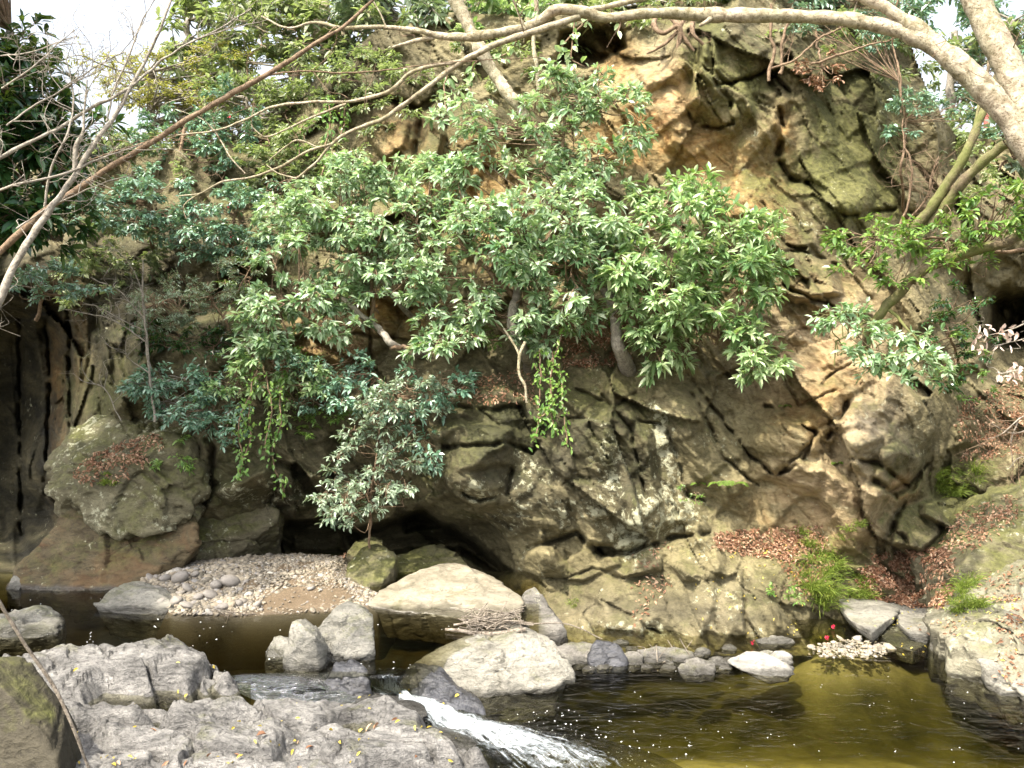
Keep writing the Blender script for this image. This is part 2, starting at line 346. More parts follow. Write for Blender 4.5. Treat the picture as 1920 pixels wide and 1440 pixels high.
# bulges: cx, cy, rx, ry, angle(deg), height m, power (small = blocky)
BULGE = [(1370,130,62,125,4,.45,.5),(1310,130,45,110,-12,.28,.5),(1290,230,55,90,-20,.25,.5),(1410,240,50,95,10,.22,.5),(1230,100,60,70,-25,.25,.5),
 (1560,250,110,190,5,.20,.6),(1480,390,90,110,25,.25,.6),(1430,330,60,120,10,.2,.6),(1620,340,120,60,20,.15,.6),(1500,520,90,42,12,.42,.4),(1560,560,80,30,15,.25,.5),(1440,600,90,60,0,.15,.6),
 (1480,770,110,90,35,.2,.5),(1600,760,80,120,25,.28,.5),(1700,780,60,110,-8,.3,.5),(1660,870,90,60,20,.35,.5),(1480,850,90,60,40,.3,.45),(1540,960,110,90,15,.3,.5),(1620,940,70,80,-30,.2,.5),(1690,890,50,60,10,.25,.5),
 (1180,860,55,150,-14,.30,.5),(1090,860,60,150,-10,.25,.5),(1260,820,60,140,-18,.28,.5),(1340,850,60,130,-28,.26,.5),(1220,960,60,50,0,.25,.5),(1120,960,110,70,5,.2,.5),(960,890,120,110,20,.35,.55),(880,840,90,50,0,.3,.5),(950,760,90,40,10,.25,.5),(1120,740,80,50,20,.2,.5),
 (1010,1055,52,28,-5,.42,.5),(1100,1060,70,25,-14,.30,.5),(1190,1050,62,34,0,.38,.5),(1300,1040,55,45,5,.35,.5),(1140,1100,60,30,0,.15,.5),(1180,1130,60,62,-10,.16,.5),(1290,1130,50,80,-8,.2,.5),(1350,1130,48,85,-4,.22,.5),(1430,1150,40,60,0,.14,.5),(1490,1150,38,55,5,.18,.5),
 (1240,1030,90,36,0,.1,.5),(1580,1040,45,45,0,.2,.5),(1640,1020,50,40,20,.2,.5),
 (480,940,110,55,-8,.4,.5),(600,960,70,40,0,.2,.5),(440,860,80,80,10,.3,.5),(560,840,80,90,0,.25,.5),(330,700,90,60,-20,.3,.5),(220,720,80,110,10,.3,.5),(250,760,40,30,0,.3,.5),
 (640,640,90,40,0,.25,.5),(700,590,50,50,0,.15,.5),(780,270,50,60,10,.4,.5),(850,300,70,100,20,.3,.5),(730,240,40,60,10,.3,.5),(560,300,90,50,-20,.3,.5),(1020,420,90,60,0,.2,.5),
 (60,820,26,240,2,.6,.6),(110,780,20,200,3,.4,.6),(10,800,22,250,-2,.5,.6),(150,620,20,90,0,.4,.6),(1820,470,60,60,20,.3,.5),(1740,560,70,60,20,.3,.5),(1800,660,60,40,10,.4,.5),
 (1860,800,80,40,-20,.4,.5),(1790,960,60,30,0,.5,.5),(1720,990,50,40,0,.4,.5),(1860,880,60,60,0,.3,.5)]
# cracks: polyline, width px, depth m
CRACK = [([(1330,60),(1336,130),(1345,160),(1400,150),(1440,130),(1480,170)],7,.5),([(1455,185),(1470,240),(1460,290),(1475,330),(1510,345)],12,.5),([(1370,190),(1375,230),(1350,240),(1300,235)],6,.4),
 ([(1280,190),(1300,230)],6,.3),([(1515,345),(1560,390),(1590,405),(1680,390)],7,.35),([(1430,380),(1470,460),(1510,465)],6,.3),([(1640,320),(1690,350),(1740,370)],6,.25),([(1540,370),(1500,300)],5,.2),
 ([(1470,535),(1520,560),(1560,575)],8,.4),([(1420,480),(1500,470),(1580,500)],6,.3),([(1400,650),(1450,680),(1500,760),(1590,720)],5,.2),
 ([(1435,760),(1530,810),(1500,870),(1455,890),(1410,860),(1350,780),(1290,700)],6,.42),([(1590,755),(1560,810),(1545,830)],10,.5),([(1530,810),(1560,790),(1590,750)],7,.35),
 ([(1460,890),(1520,830)],6,.3),([(1600,860),(1650,870),(1700,910),(1740,870)],8,.4),([(1740,870),(1700,930),(1670,1000),(1650,1040)],12,.55),([(1640,900),(1680,930)],10,.4),([(1545,720),(1560,700),(1600,680)],5,.2),
 ([(1130,740),(1180,800),(1210,930)],6,.3),([(1200,790),(1250,800),(1290,930),(1320,940)],6,.3),([(1080,730),(1150,760),(1190,740)],6,.25),([(1040,780),(1100,790),(1140,860)],5,.2),([(1300,740),(1360,860),(1420,910)],6,.3),
 ([(990,1030),(1080,1000),(1130,1040),(1200,1030),(1260,1010),(1330,1000)],10,.55),([(1000,1085),(1060,1085),(1110,1065),(1170,1085),(1240,1080)],6,.35),([(1060,1030),(1065,1075)],6,.3),([(1245,1050),(1240,1080),(1260,1100)],6,.3),
 ([(1130,1125),(1190,1160),(1240,1190)],8,.3),([(1240,1090),(1260,1170)],5,.2),([(1320,1060),(1330,1110),(1345,1180)],5,.25),([(1395,1070),(1400,1190)],8,.35),([(1450,1090),(1470,1180)],5,.2),([(1060,1110),(1090,1180)],5,.2),
 ([(830,840),(950,830),(1000,850),(1010,830)],9,.45),([(850,760),(920,770),(980,760)],7,.3),([(860,920),(900,940),(950,925),(960,880)],8,.35),([(970,740),(990,790)],12,.5),
 ([(400,980),(500,960),(540,950)],8,.3),([(690,470),(695,690)],7,.3),([(620,620),(780,640)],6,.3),([(370,760),(400,840),(395,900)],12,.5),([(500,800),(520,900),(500,960)],8,.3),([(620,880),(640,960)],8,.3),
 ([(770,210),(790,240),(780,290)],20,.6),([(280,600),(350,640),(420,620)],8,.3),([(130,600),(130,800)],10,.5),([(85,600),(95,700),(85,900)],8,.5),([(35,600),(40,1000)],7,.5),
 ([(1090,90),(1130,110),(1170,80)],22,.8),([(1050,100),(1080,150)],10,.4),([(1440,180),(1450,140),(1480,110)],14,.6),([(1880,560),(1930,640)],40,1.2),([(1690,1000),(1710,1030)],16,.6)]
# hollows (caves): polygon, softness px, extra depth m
HOLLOW = [([(700,985),(780,960),(850,985),(905,1025),(965,1075),(930,1085),(860,1035),(720,1045),(660,1040),(640,1000)],16,1.6),
 ([(530,975),(640,970),(660,1040),(560,1045),(510,1010)],14,1.4),([(410,985),(520,965),(530,1040),(400,1048)],12,1.2),([(740,965),(800,950),(830,990),(760,1000)],10,.8),
 ([(1850,560),(1930,540),(1960,650),(1850,660)],20,1.5),([(1050,60),(1160,40),(1180,90),(1100,130),(1040,120)],10,.7),([(1120,1020),(1165,1030),(1150,1045),(1110,1040)],6,.4),([(1690,905),(1730,890),(1690,930),(1655,925)],8,.5)]
STEP = 3.0
gx = np.concatenate([np.arange(-620, -30, 14), np.arange(-30, 1950, STEP), np.arange(1950, 2560, 14)]); gy = np.concatenate([np.arange(-130, -10, 8), np.arange(-10, 1230, STEP)])
PX, PY = np.meshgrid(gx, gy)
D = base_depth(PX, PY)
W0 = P(PX, PY, D)
wx = W0 + .09 * np.stack([fbm(W0 * .8, 3, 11), fbm(W0 * .8, 3, 21), fbm(W0 * .8, 3, 31)], -1)
wr = rotm(wx, .55)                       # foliation runs down to the right
f1, e1 = facets(wr * np.array([1.0, .9, .40]), 1)
f2, e2 = facets(wr * np.array([2.9, 2.0, 1.0]), 2)
f3, e3 = facets(wr * np.array([7.5, 5.0, 2.8]), 3)
crk = sstep(-.05, .45, fbm(W0 * .9, 2, 95))
def saw(q):      # beds that break off sharply along one edge
    f = q - np.floor(q); return np.minimum(f, (1 - f) * 7)
w2 = W0 + .10 * np.stack([fbm(W0 * 1.6, 3, 12), W0[..., 0] * 0, fbm(W0 * 1.6, 3, 32)], -1)
bed = w2[..., 0] * .80 + w2[..., 2] * .60; bed2 = w2[..., 0] * .55 - w2[..., 2] * .83
rel = .46 * f1 + .16 * f2 * (.3 + .7 * crk) + .055 * f3 * (.4 + .6 * crk)
rel -= .05 * np.exp(-np.abs(e1 / .03)) * crk + .030 * np.exp(-np.abs(e2 / .035)) * crk + .016 * np.exp(-np.abs(e3 / .05))
rel += (.16 * saw(bed * 1.3 + .2 * f1) + .06 * saw(bed * 4.1 + .4 * f2)) * (.35 + .65 * crk) + .07 * saw(bed2 * 2.2 + .5 * f1) * (1 - crk) + .020 * saw(bed * 13 + f2)
rel += .06 * fbm(W0 * 1.1, 5, 41) + .035 * ridged(wr * np.array([6, 5, 2.0]), 5, 51)
rel *= 1 - .85 * sstep(140, 80, PX) * sstep(560, 620, PY)     # water-worn smooth wall on the left
calm = 1 - .62 * np.exp(-(((PX - 1190) / 250) ** 2 + ((PY - 1120) / 75) ** 2) ** 2)
rel *= calm
_br = np.random.default_rng(77)
for cx, cy, rx, ry, an, amp, pw in BULGE:
    if cx < 130 and cy > 700: amp *= .3
    c, s = math.cos(R(an)), math.sin(R(an))
    dx, dy = PX - cx, PY - cy; u = (dx * c + dy * s) / rx; v = (-dx * s + dy * c) / ry
    r2 = PX * 0
    for k in range(6):
        th = k * 1.047 + _br.uniform(-.35, .35); r2 = np.maximum(r2, (u * math.cos(th) + v * math.sin(th)) * _br.uniform(.95, 1.2))
    tl = _br.uniform(-.5, .5, 2)
    rel += (.6 if cy > 1020 and cx > 950 else 1) * amp * np.clip((1.08 - r2) * _br.uniform(1.8, 4.5), 0, 1) * (.72 + tl[0] * u + tl[1] * v)
jx = 4 * fbm(np.stack([PX / 30, PY / 30, PX * 0], -1), 4, 71); jy = 4 * fbm(np.stack([PX / 30, PY / 30, PX * 0 + 5], -1), 4, 72)
for pts, wd, dp in CRACK:
    x0, x1 = min(p[0] for p in pts) - 90, max(p[0] for p in pts) + 90; y0, y1 = min(p[1] for p in pts) - 90, max(p[1] for p in pts) + 90
    sy = slice(*np.searchsorted(gy, (y0, y1))); sx = slice(*np.searchsorted(gx, (x0, x1)))
    d = seg_dist(PX[sy, sx] + jx[sy, sx], PY[sy, sx] + jy[sy, sx], pts)
    if y1 > 1130 and x0 > 900: dp *= .45; wd *= .8
    dp = dp * sstep(-.55, .15, fbm(np.stack([PX[sy, sx] / 34, PY[sy, sx] / 34, PX[sy, sx] * 0 + wd], -1), 2, 66))
    rel[sy, sx] -= dp * .60 * np.exp(-(d / (wd * .42)) ** 2) + dp * .14 * np.exp(-d / (wd * 2.2))
for poly, soft, dp in HOLLOW:
    rel -= dp * sstep(-soft * .3, soft, sdf(PX + jx, PY + jy, poly))
D = D - rel
CV = P(PX, PY, D); CN = normals_grid(CV)
def blob(cx, cy, rx, ry, an=0, soft=1.0):
    c, s = math.cos(R(an)), math.sin(R(an)); dx, dy = PX - cx, PY - cy
    u = (dx * c + dy * s) / rx; v = (-dx * s + dy * c) / ry
    return np.exp(-(u * u + v * v) ** 1.5 * .8)
def blobs(L): 
    s = PX * 0
    for b in L: s = np.maximum(s, b[0] * blob(*b[1:]))
    return np.minimum(s, 1)
moss = blobs([(1,1600,260,110,160),(1,1560,330,100,80),(.8,1400,150,50,90),(.8,1330,120,60,100),(.9,1600,380,110,60),(.7,1450,350,60,80),(.7,950,800,120,70),(.45,880,900,150,90),(.6,700,900,200,120),(.9,1790,920,80,60),(.7,200,720,120,120),(.6,450,880,120,120),
   (.6,1700,850,60,60),(.5,1500,450,150,60),(.6,1150,820,120,120),(.5,850,280,120,100),(.7,1560,1060,90,60),(.15,1230,1110,200,60),(.5,300,600,200,80),(.6,1700,960,50,70),(.5,1380,250,40,60),(.5,600,400,400,120),(.5,1500,520,80,40)])
och = blobs([(1,1230,220,60,80),(.9,1280,170,40,60),(.7,1180,270,90,50),(.8,1320,280,60,50),(.5,1400,350,80,90),(.6,1160,120,40,50),(.35,1500,600,160,100),(.5,1550,700,120,150),(.5,1540,950,120,90),(.6,860,330,100,80),(.5,1000,440,160,80),
   (.8,710,590,40,40),(.7,620,630,70,60),(.9,105,760,18,180),(.5,150,620,15,100),(.7,1690,920,30,30),(.5,1470,260,20,60),(.5,780,580,60,60),(.6,760,250,60,60),(.4,1420,440,80,60)])
lic = blobs([(1,1190,990,55,60,10),(1,1240,960,60,60),(.8,1150,900,30,130,-15),(.9,1250,830,25,90,-15),(.6,1100,960,100,60),(.9,890,925,40,25,20),(.6,480,930,90,40),(.7,1310,1030,50,30),(.5,1000,950,90,80),(.4,1700,760,50,80),(.5,1350,1120,60,60),(.4,300,900,60,60),(.5,1200,1180,200,20)])
drk_shade = blobs([(0.90,40,850,90,330),(1.20,60,620,120,110),(1.20,50,850,90,330),(0.43,1660,120,70,160),(0.37,1560,60,160,60),(0.31,1120,80,70,40),(0.34,930,830,200,130),(0.37,800,960,200,90),(0.31,600,950,200,80),(0.43,1900,620,120,120),(0.37,1800,980,130,120),(0.25,450,850,200,120),(0.31,1530,180,30,60),(0.56,200,470,260,110),(0.50,330,600,160,110),(0.37,450,330,200,60),(0.37,200,760,120,120),(0.31,1440,110,30,40),(0.31,1880,800,100,120),(0.22,1150,860,120,120),(.75,1000,860,260,130),(.4,1150,900,200,100),(.5,1000,960,300,60),(.62,560,860,260,150),(.35,1600,130,160,110),(.5,1480,60,160,60),(.45,1300,1120,320,70),(.4,1480,480,160,60),(.45,900,700,260,60),(.4,1700,820,60,100),(.8,1000,840,220,110),(.7,1160,860,130,120),(.75,640,130,120,90),(.6,760,200,120,110),(.8,200,580,120,130),(.7,330,500,200,120)])  # dark stone tones, with shade of recesses and the left wall painted in
pal = blobs([(.8,1620,800,60,100,20),(.6,1560,920,120,90),(.6,1500,600,110,60),(.7,1650,830,60,40),(.5,1460,700,100,60),(.5,1600,640,80,80),(.5,1260,170,70,80,-20),(.5,640,620,80,40),(.3,1350,1150,60,60),(.25,1150,1150,160,30)])
top = np.interp(gx, [-620,-200,0,120,250,450,560,620,700,850,1000,1200,1500,1690,1740,1800,1900,2100,2560], [300,260,270,300,290,250,180,120,60,20,30,10,-20,10,170,260,260,100,100])
top = top + 14 * fbm(np.stack([gx / 60, gx * 0, gx * 0], -1), 3, 81)
keep = PY >= top[None, :]
cf = grid_faces(*PX.shape, keep)
cvv, cff, cat_ = compact(CV.reshape(-1, 3), cf, {'mask': np.stack([moss, och, lic], -1), 'mask2': np.stack([drk_shade, pal, pal], -1)})
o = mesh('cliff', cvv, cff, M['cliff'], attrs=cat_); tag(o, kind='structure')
# the wooded slope behind the cliff rim
hx = np.linspace(-40, 40, 161); tt = np.linspace(0, 1, 60) ** 1.5
rimD = np.array([np.interp(x_ * 0 + x_, [-40, -8, -3, 0, 3, 6, 40], [17, 15.2, 13.2, 12.9, 12.6, 13.4, 15]) for x_ in hx])
rimZ = np.interp(hx, [-40, -9, -5, -3, -1.5, 1, 4.5, 5.5, 7, 40], [6.0, 5.4, 5.9, 6.2, 6.4, 6.5, 6.6, 5.4, 5.2, 6])
HXg, TT = np.meshgrid(hx, tt)
HYg = rimD[None, :] + .2 + TT * 60
slope = np.interp(hx, [-40, -8, -5, -2, 3, 6, 40], [.08, .08, .2, .45, .45, .18, .2])
HZg = rimZ[None, :] - .5 + np.minimum(TT * 60, 22) * slope[None, :] + .4 * fbm(np.stack([HXg * .4, HYg * .4, HXg * 0], -1), 3, 91)
soil = rock_mat('forest_soil', (.035, .024, .014), (.085, .058, .034), (.15, .11, .07), moss=.2, lichen=-.3)
o = mesh('hillside', np.stack([HXg, HYg, HZg], -1), grid_faces(*HXg.shape), soil); tag(o, kind='structure')
# ground far around
o = mesh('ground', [(-600, -600, -1.6), (600, -600, -1.6), (600, 600, -1.6), (-600, 600, -1.6)], np.array([[0, 1, 2, 3]]), soil); tag(o, kind='structure')

# ================================================================== ROCKS
_ico = {}
def ico(n):
    if n not in _ico:
        bm = bmesh.new(); bmesh.ops.create_icosphere(bm, subdivisions=n, radius=1)
        _ico[n] = (np.array([v.co[:] for v in bm.verts]), np.array([[v.index for v in f.verts] for f in bm.faces])); bm.free()
    return _ico[n]
SURF = []      # vertex clouds of every solid surface, for strewing leaves
def unit(v): return v / (np.linalg.norm(v, axis=-1, keepdims=True) + 1e-12)
def hull_rock(pts, sub=5, seed=0, cuts=12, k=120, amp=.10, fs=2.2, fine=.02, ang=.5):
    pts = np.asarray(pts, float); fs = max(fs, 1.5 / float(np.mean(pts.max(0) - pts.min(0))))
    pts = np.asarray(pts, float)
    bm = bmesh.new(); [bm.verts.new(p) for p in pts]; bm.verts.ensure_lookup_table()
    bmesh.ops.convex_hull(bm, input=bm.verts); bm.normal_update()
    pl = [(np.array(f.normal[:]), np.array(f.verts[0].co[:])) for f in bm.faces]; bm.free()
    c = (pts.min(0) + pts.max(0)) / 2; ext = (pts.max(0) - pts.min(0)) / 2
    rr_ = np.random.default_rng(seed)
    for _ in range(cuts):
        n_ = unit(rr_.normal(size=3) * np.array([1, 1, .8])); sup = ((pts - c) @ n_).max(); pl.append((n_, c + n_ * sup * rr_.uniform(.80, .93)))
    d, f = ico(sub); d = d * ext; d = d / np.linalg.norm(d, axis=1, keepdims=True)
    rat = []
    for n_, q in pl:
        h_ = np.dot(n_, q - c)
        if h_ < 0: n_, h_ = -n_, -h_
        rat.append(np.maximum(d @ n_ / max(h_, .01), 0))
    rat = np.stack(rat); mx = rat.max(0); r = 1 / (mx * ((rat / mx) ** k).sum(0) ** (1.0 / k)); v = c + d * r[:, None]
    q = rotm(v + .1 * np.stack([perlin(v * 1.7 + seed, 5), perlin(v * 1.7 + seed, 6), perlin(v * 1.7 + seed, 7)], -1), ang) + seed * 3.3
    g1, e1_ = facets(q * np.array([fs, fs, fs * .6]), seed & 63); g2, e2_ = facets(q * np.array([fs * 3, fs * 3, fs * 1.7]), (seed + 9) & 63)
    size = float(np.mean(ext)); A = amp * size
    h = A * 1.5 * g1 + A * .75 * g2 + A * .35 * fbm(q * 1.6, 4, seed & 31) + A * .35 * np.abs(((q[:, 2] * 3.1 / size + g1) % 1) - .3) - A * .35 * np.exp(-np.abs(e1_ / .04)) - A * .25 * np.exp(-np.abs(e2_ / .05)) + fine * ridged(q * np.array([9, 9, 4]), 3, seed & 31) * size
    return v + d * h[:, None], f
def vnorm(v, f):
    n = np.zeros_like(v); a_ = np.cross(v[f[:, 1]] - v[f[:, 0]], v[f[:, 2]] - v[f[:, 0]])
    for i in range(f.shape[1]): np.add.at(n, f[:, i], a_)
    return n / (np.linalg.norm(n, axis=1, keepdims=True) + 1e-12)
def rock(label, outline, t, mat, zw=0.0, Y=None, name='boulder', cat='boulder', seed=1, group=None, ridge=(), lean=.8, sub=5, sink=.3, back=.62, **kw):
    ol = np.array(outline, float); py0, py1 = ol[:, 1].min(), ol[:, 1].max(); cx = ol[:, 0].mean()
    Yf = float(G(cx, py1, zw)[1]) if Y is None else Y
    v = (py1 - ol[:, 1]) / (py1 - py0)
    A = P(ol[:, 0], ol[:, 1], Yf + t * lean * v)
    cen = A.mean(0)
    B = A + (cen - A) * np.array([1 - back, 0, .25]); B[:, 1] = Yf + t * (lean * v * .5 + .75)
    bot = A[v < .35].copy(); bot[:, 2] -= sink
    bk = B.copy(); bk[:, 2] = bot[:, 2].min() if len(bot) else bk[:, 2].min()
    pts = np.concatenate([A, B, bot, bk] + ([np.array([P(q_[0], q_[1], Yf + q_[2]) for q_ in ridge]).reshape(-1, 3)] if ridge else []))
    vv, ff = hull_rock(pts, sub=sub, seed=seed, **kw)
    loc = (vv[:, 0].mean(), vv[:, 1].mean(), vv[:, 2].min())
    o = mesh(name, vv, ff, mat, loc=loc); tag(o, label, cat, group)
    SURF.append((vv, vnorm(vv, ff)))
    return o
SURF.append((CV[(keep) & (PX > -30) & (PX < 1960)], CN[(keep) & (PX > -30) & (PX < 1960)]))
g_up = 'boulders standing in the upper pool'; g_step = 'rocks along the foot of the bank'; g_slab = 'flat slabs below the gully'
rock('smooth pale grey-white stone alone in the still water before the gravel bar', [(176,1130),(200,1106),(225,1094),(262,1102),(300,1116),(324,1135),(318,1149),(265,1153),(215,1149)], .55, M['pale_rock_up'], .30, seed=3, cuts=2, amp=.06, k=86)
rock('low grey boulder cut by the left edge of the photo, in the still pool', [(-60,1162),(0,1150),(60,1146),(92,1166),(112,1184),(60,1195),(0,1198),(-60,1198)], .6, M['pale_rock_up'], .30, seed=5, amp=.10)
rock('small rounded grey stone touching the left foot of the pointed boulder', [(496,1216),(508,1199),(530,1192),(548,1200),(548,1232),(500,1233)], .28, M['pale_rock_up'], .30, seed=6, amp=.06, group=g_up, name='boulder')
rock('steep pointed boulder with a dark wet underside, left half of the pair mid-stream', [(530,1238),(540,1190),(545,1166),(557,1161),(590,1180),(615,1212),(605,1252),(566,1264),(535,1258)], .42, M['pale_rock_up'], .27, seed=8, cuts=0, amp=.09, k=144, lean=.5, group=g_up, ridge=((590,1195,-.03),))
rock('tall pale blunt boulder leaning behind the pointed one mid-stream', [(588,1186),(620,1150),(648,1132),(682,1144),(700,1160),(703,1212),(690,1226),(606,1243),(592,1225)], .6, M['pale_rock_up'], .30, seed=9, cuts=1, amp=.09, k=128, lean=.6, group=g_up, sub=6)
g_wet = 'dark wet rocks in the cascade'
rock('black wet rounded rock just left of the little fall', [(608,1276),(628,1246),(662,1238),(690,1264),(698,1292),(640,1302)], .34, M['wet_rock'], Y=6.98, sink=.3, seed=12, group=g_wet, name='wet_rock', cat='rock', k=70, amp=.10)
rock('black wet rock right of the little fall, against the white boulder', [(738,1270),(765,1250),(820,1248),(855,1272),(880,1300),(830,1322),(770,1308)], .55, M['wet_rock'], .06, seed=13, group=g_wet, name='wet_rock', cat='rock', k=72, amp=.10)
rock('low wet rock sloping into the foam below the white boulder', [(825,1295),(872,1292),(905,1315),(915,1345),(860,1352),(800,1335)], .45, M['wet_rock'], .0, seed=14, group=g_wet, name='wet_rock', cat='rock', k=70, amp=.10)
rock('large white wedge-shaped boulder between the driftwood and the cascade', [(778,1244),(850,1212),(905,1200),(965,1186),(1008,1182),(1030,1193),(1055,1235),(1074,1262),(1040,1284),(960,1300),(905,1309),(868,1290),(826,1262)], .85, M['pale_rock'], 0.0, seed=21, cuts=1, amp=.06, k=144, sub=6, lean=.75, ridge=((930,1222,.22),), fine=.012)
for lab, ol, t_, mt, sd_ in [
 ('grey slab directly right of the big white boulder, under dry twigs', [(1034,1196),(1078,1186),(1114,1200),(1098,1240),(1060,1250)], .5, 'grey_rock_low', 31),
 ('dark-faced block with a black hollow under it, right of the grey slab', [(1100,1234),(1118,1204),(1150,1210),(1170,1240),(1152,1253),(1108,1250)], .35, 'wet_rock', 32),
 ('small upright brown rock beside the dark-faced block', [(1162,1222),(1180,1212),(1198,1222),(1196,1248),(1170,1250)], .3, 'grey_rock_low', 33),
 ('long low grey rock below the cracked bank, behind bleached twigs', [(1192,1212),(1240,1204),(1284,1216),(1290,1240),(1210,1246)], .4, 'grey_rock_low', 34),
 ('brown rock with tangled roots at the tip of the stone row', [(1272,1244),(1300,1228),(1328,1236),(1330,1264),(1280,1270)], .35, 'grey_rock_low', 35),
 ('small grey wedge between the rooty rock and the flat white slab', [(1324,1244),(1346,1226),(1372,1242),(1350,1252)], .25, 'grey_rock_low', 36),
 ('flat white slab with a dark water-cut front edge', [(1364,1243),(1388,1232),(1438,1234),(1476,1256),(1468,1270),(1420,1272),(1378,1258)], .66, 'white_rock', 37),
 ('squarish pale stone leaning on the back of the flat white slab', [(1432,1240),(1455,1226),(1480,1230),(1478,1248),(1448,1252)], .42, 'white_rock', 38),
 ('little pale stone left of the squarish one', [(1418,1229),(1432,1221),(1448,1226),(1440,1237),(1422,1237)], .15, 'pale_rock', 39),
 ('narrow pale stone lying at the bank foot in shallow brown water', [(1416,1204),(1446,1193),(1482,1203),(1470,1208),(1424,1210)], .2, 'pale_rock', 40)]:
    yb_ = max(q_[1] for q_ in ol); fl_ = .62 if sd_ in (31, 33, 34, 35, 36) else .9; ol = [(x_ + (x_ - ol[0][0]) * .18, yb_ - 3 - (yb_ - y_) * fl_ * 1.12) for x_, y_ in ol]
    rock(lab, ol, t_ * .55, M[mt], 0.0, seed=sd_, group=g_step, name='rock', cat='rock', sub=4, sink=.07, cuts=7, k=158, amp=.12)
for k in range(26):
    x_ = rng.uniform(1040, 1380); y_ = 1240 + rng.uniform(-36, 18); w_ = rng.uniform(7, 20); h_ = w_ * rng.uniform(.28, .55)
    rock('small broken grey stone lying among the row of rocks at the bank foot', [(x_ - w_, y_), (x_ - w_ * .5, y_ - h_), (x_ + w_ * .4, y_ - h_ * 1.1), (x_ + w_, y_ - h_ * .2), (x_ + w_ * .6, y_ + h_ * .4), (x_ - w_ * .5, y_ + h_ * .4)], .10, M[('grey_rock_low', 'pale_rock', 'grey_rock_low', 'white_rock')[k % 4]], 0.0, seed=100 + k, group='small stones among the row of rocks', name='stone', cat='stone', sub=3, sink=.05, cuts=6, amp=.12)
for lab, ol, t_, mt, sd_, z_ in [
 ('broad tilted brown slab, furthest back of the slabs below the leafy gully', [(1580,1140),(1640,1131),(1690,1141),(1662,1162),(1636,1184),(1592,1160)], 1.1, 'pale_rock', 41, .12),
 ('flat slab with a green moss patch sloping into the water', [(1634,1178),(1662,1166),(1692,1170),(1738,1208),(1712,1221),(1670,1208)], 1.0, 'olive_rock', 42, .0),
 ('pale wedge-shaped slab between the mossy slab and the right bank', [(1688,1168),(1740,1146),(1768,1138),(1764,1172),(1740,1192),(1704,1186)], 1.1, 'pale_rock', 43, .08),
 ('grey broken rock against the foot of the grassy right bank', [(1756,1176),(1780,1150),(1832,1150),(1860,1176),(1800,1204),(1764,1198)], .5, 'grey_rock_low', 44, .0)]:
    rock(lab, ol, t_, M[mt], z_, seed=sd_, group=g_slab, name='slab', cat='slab', sink=.14, cuts=0, k=172, amp=.06)
rock('fist-sized round white stone in the shallows before the right bank', [(1744,1212),(1752,1203),(1763,1208),(1762,1219),(1748,1221)], .12, M['pale_rock'], 0, seed=46, sub=3, name='stone', cat='stone', amp=.04)
rock('long pale slab sloping down into the pool at the right edge', [(1786,1226),(1812,1198),(1870,1150),(1960,1082),(2100,1040),(2100,1320),(1940,1302),(1880,1280),(1830,1262),(1800,1246)], 1.7, M['olive_rock'], 0, seed=51, sub=6, cuts=2, amp=.06, k=144, name='bank_slab', cat='slab')
rock('row of broken white rock at the water line of the right-hand slab', [(1836,1256),(1880,1236),(1990,1215),(1990,1320),(1900,1298),(1860,1282)], .7, M['pale_rock'], 0, seed=52, amp=.14, name='bank_rock', cat='rock')
rock('big moss-covered boulder rising at the right edge above the grass', [(1764,1078),(1788,1030),(1840,982),(1920,936),(2100,880),(2100,1150),(1900,1135),(1810,1118)], 2.0, M['moss_rock'], .35, seed=53, sub=6, amp=.06, k=100, sink=.8)
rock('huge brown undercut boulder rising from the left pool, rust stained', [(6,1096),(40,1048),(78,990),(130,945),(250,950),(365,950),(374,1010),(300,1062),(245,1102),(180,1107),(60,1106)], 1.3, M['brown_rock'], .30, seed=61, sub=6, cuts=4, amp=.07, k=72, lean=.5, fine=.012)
rock('great grey lichen-topped block carrying fallen leaves, above the brown undercut one', [(76,945),(92,880),(108,820),(180,782),(240,796),(300,812),(352,790),(386,850),(396,925),(352,975),(275,1004),(170,990),(100,965)], 1.4, M['block_rock'], Y=9.62, seed=62, sub=6, cuts=5, sink=.03, amp=.09, k=100, lean=.85, ridge=((210,870,.25),(330,840,.35)))
rock('wedge of olive rock overhanging the left end of the gravel bar', [(288,1048),(335,975),(400,925),(500,940),(545,962),(500,985),(430,1000),(370,1040),(330,1052)], 1.0, M['moss_rock'], Y=10.25, seed=63, sub=6, amp=.08, k=100, lean=.4)
rock('thin pale fin of rock at the far left water edge', [(12,1102),(18,1080),(44,1060),(66,1046),(56,1072),(36,1106)], .3, M['pale_rock_up'], .30, seed=64, amp=.08)
rock('knee-high grey stone at the left tip of the gravel bar', [(240,1098),(242,1082),(252,1074),(266,1084),(270,1104),(246,1106)], .25, M['pale_rock_up'], .30, seed=65, sub=4)
g_mr = 'rounded mossy rocks right of the gravel bar'
rock('round moss-topped rock at the right end of the gravel bar', [(642,1090),(650,1055),(672,1034),(704,1026),(734,1034),(744,1062),(720,1088),(680,1096)], .7, M['moss_rock'], .34, seed=66, amp=.10, k=70, group=g_mr)
rock('small mossy rock with a thin stem rising from it, under the silvery shrub', [(650,1042),(662,1018),(690,1008),(722,1016),(722,1038),(690,1046)], .5, M['moss_rock'], Y=10.3, seed=67, amp=.10, k=70, group=g_mr)
rock('dark mossy hump in front of the cave mouth', [(716,1078),(740,1045),(775,1028),(825,1024),(868,1045),(900,1075),(820,1092),(750,1092)], .9, M['moss_rock'], Y=9.9, seed=68, amp=.10, k=70, group=g_mr)
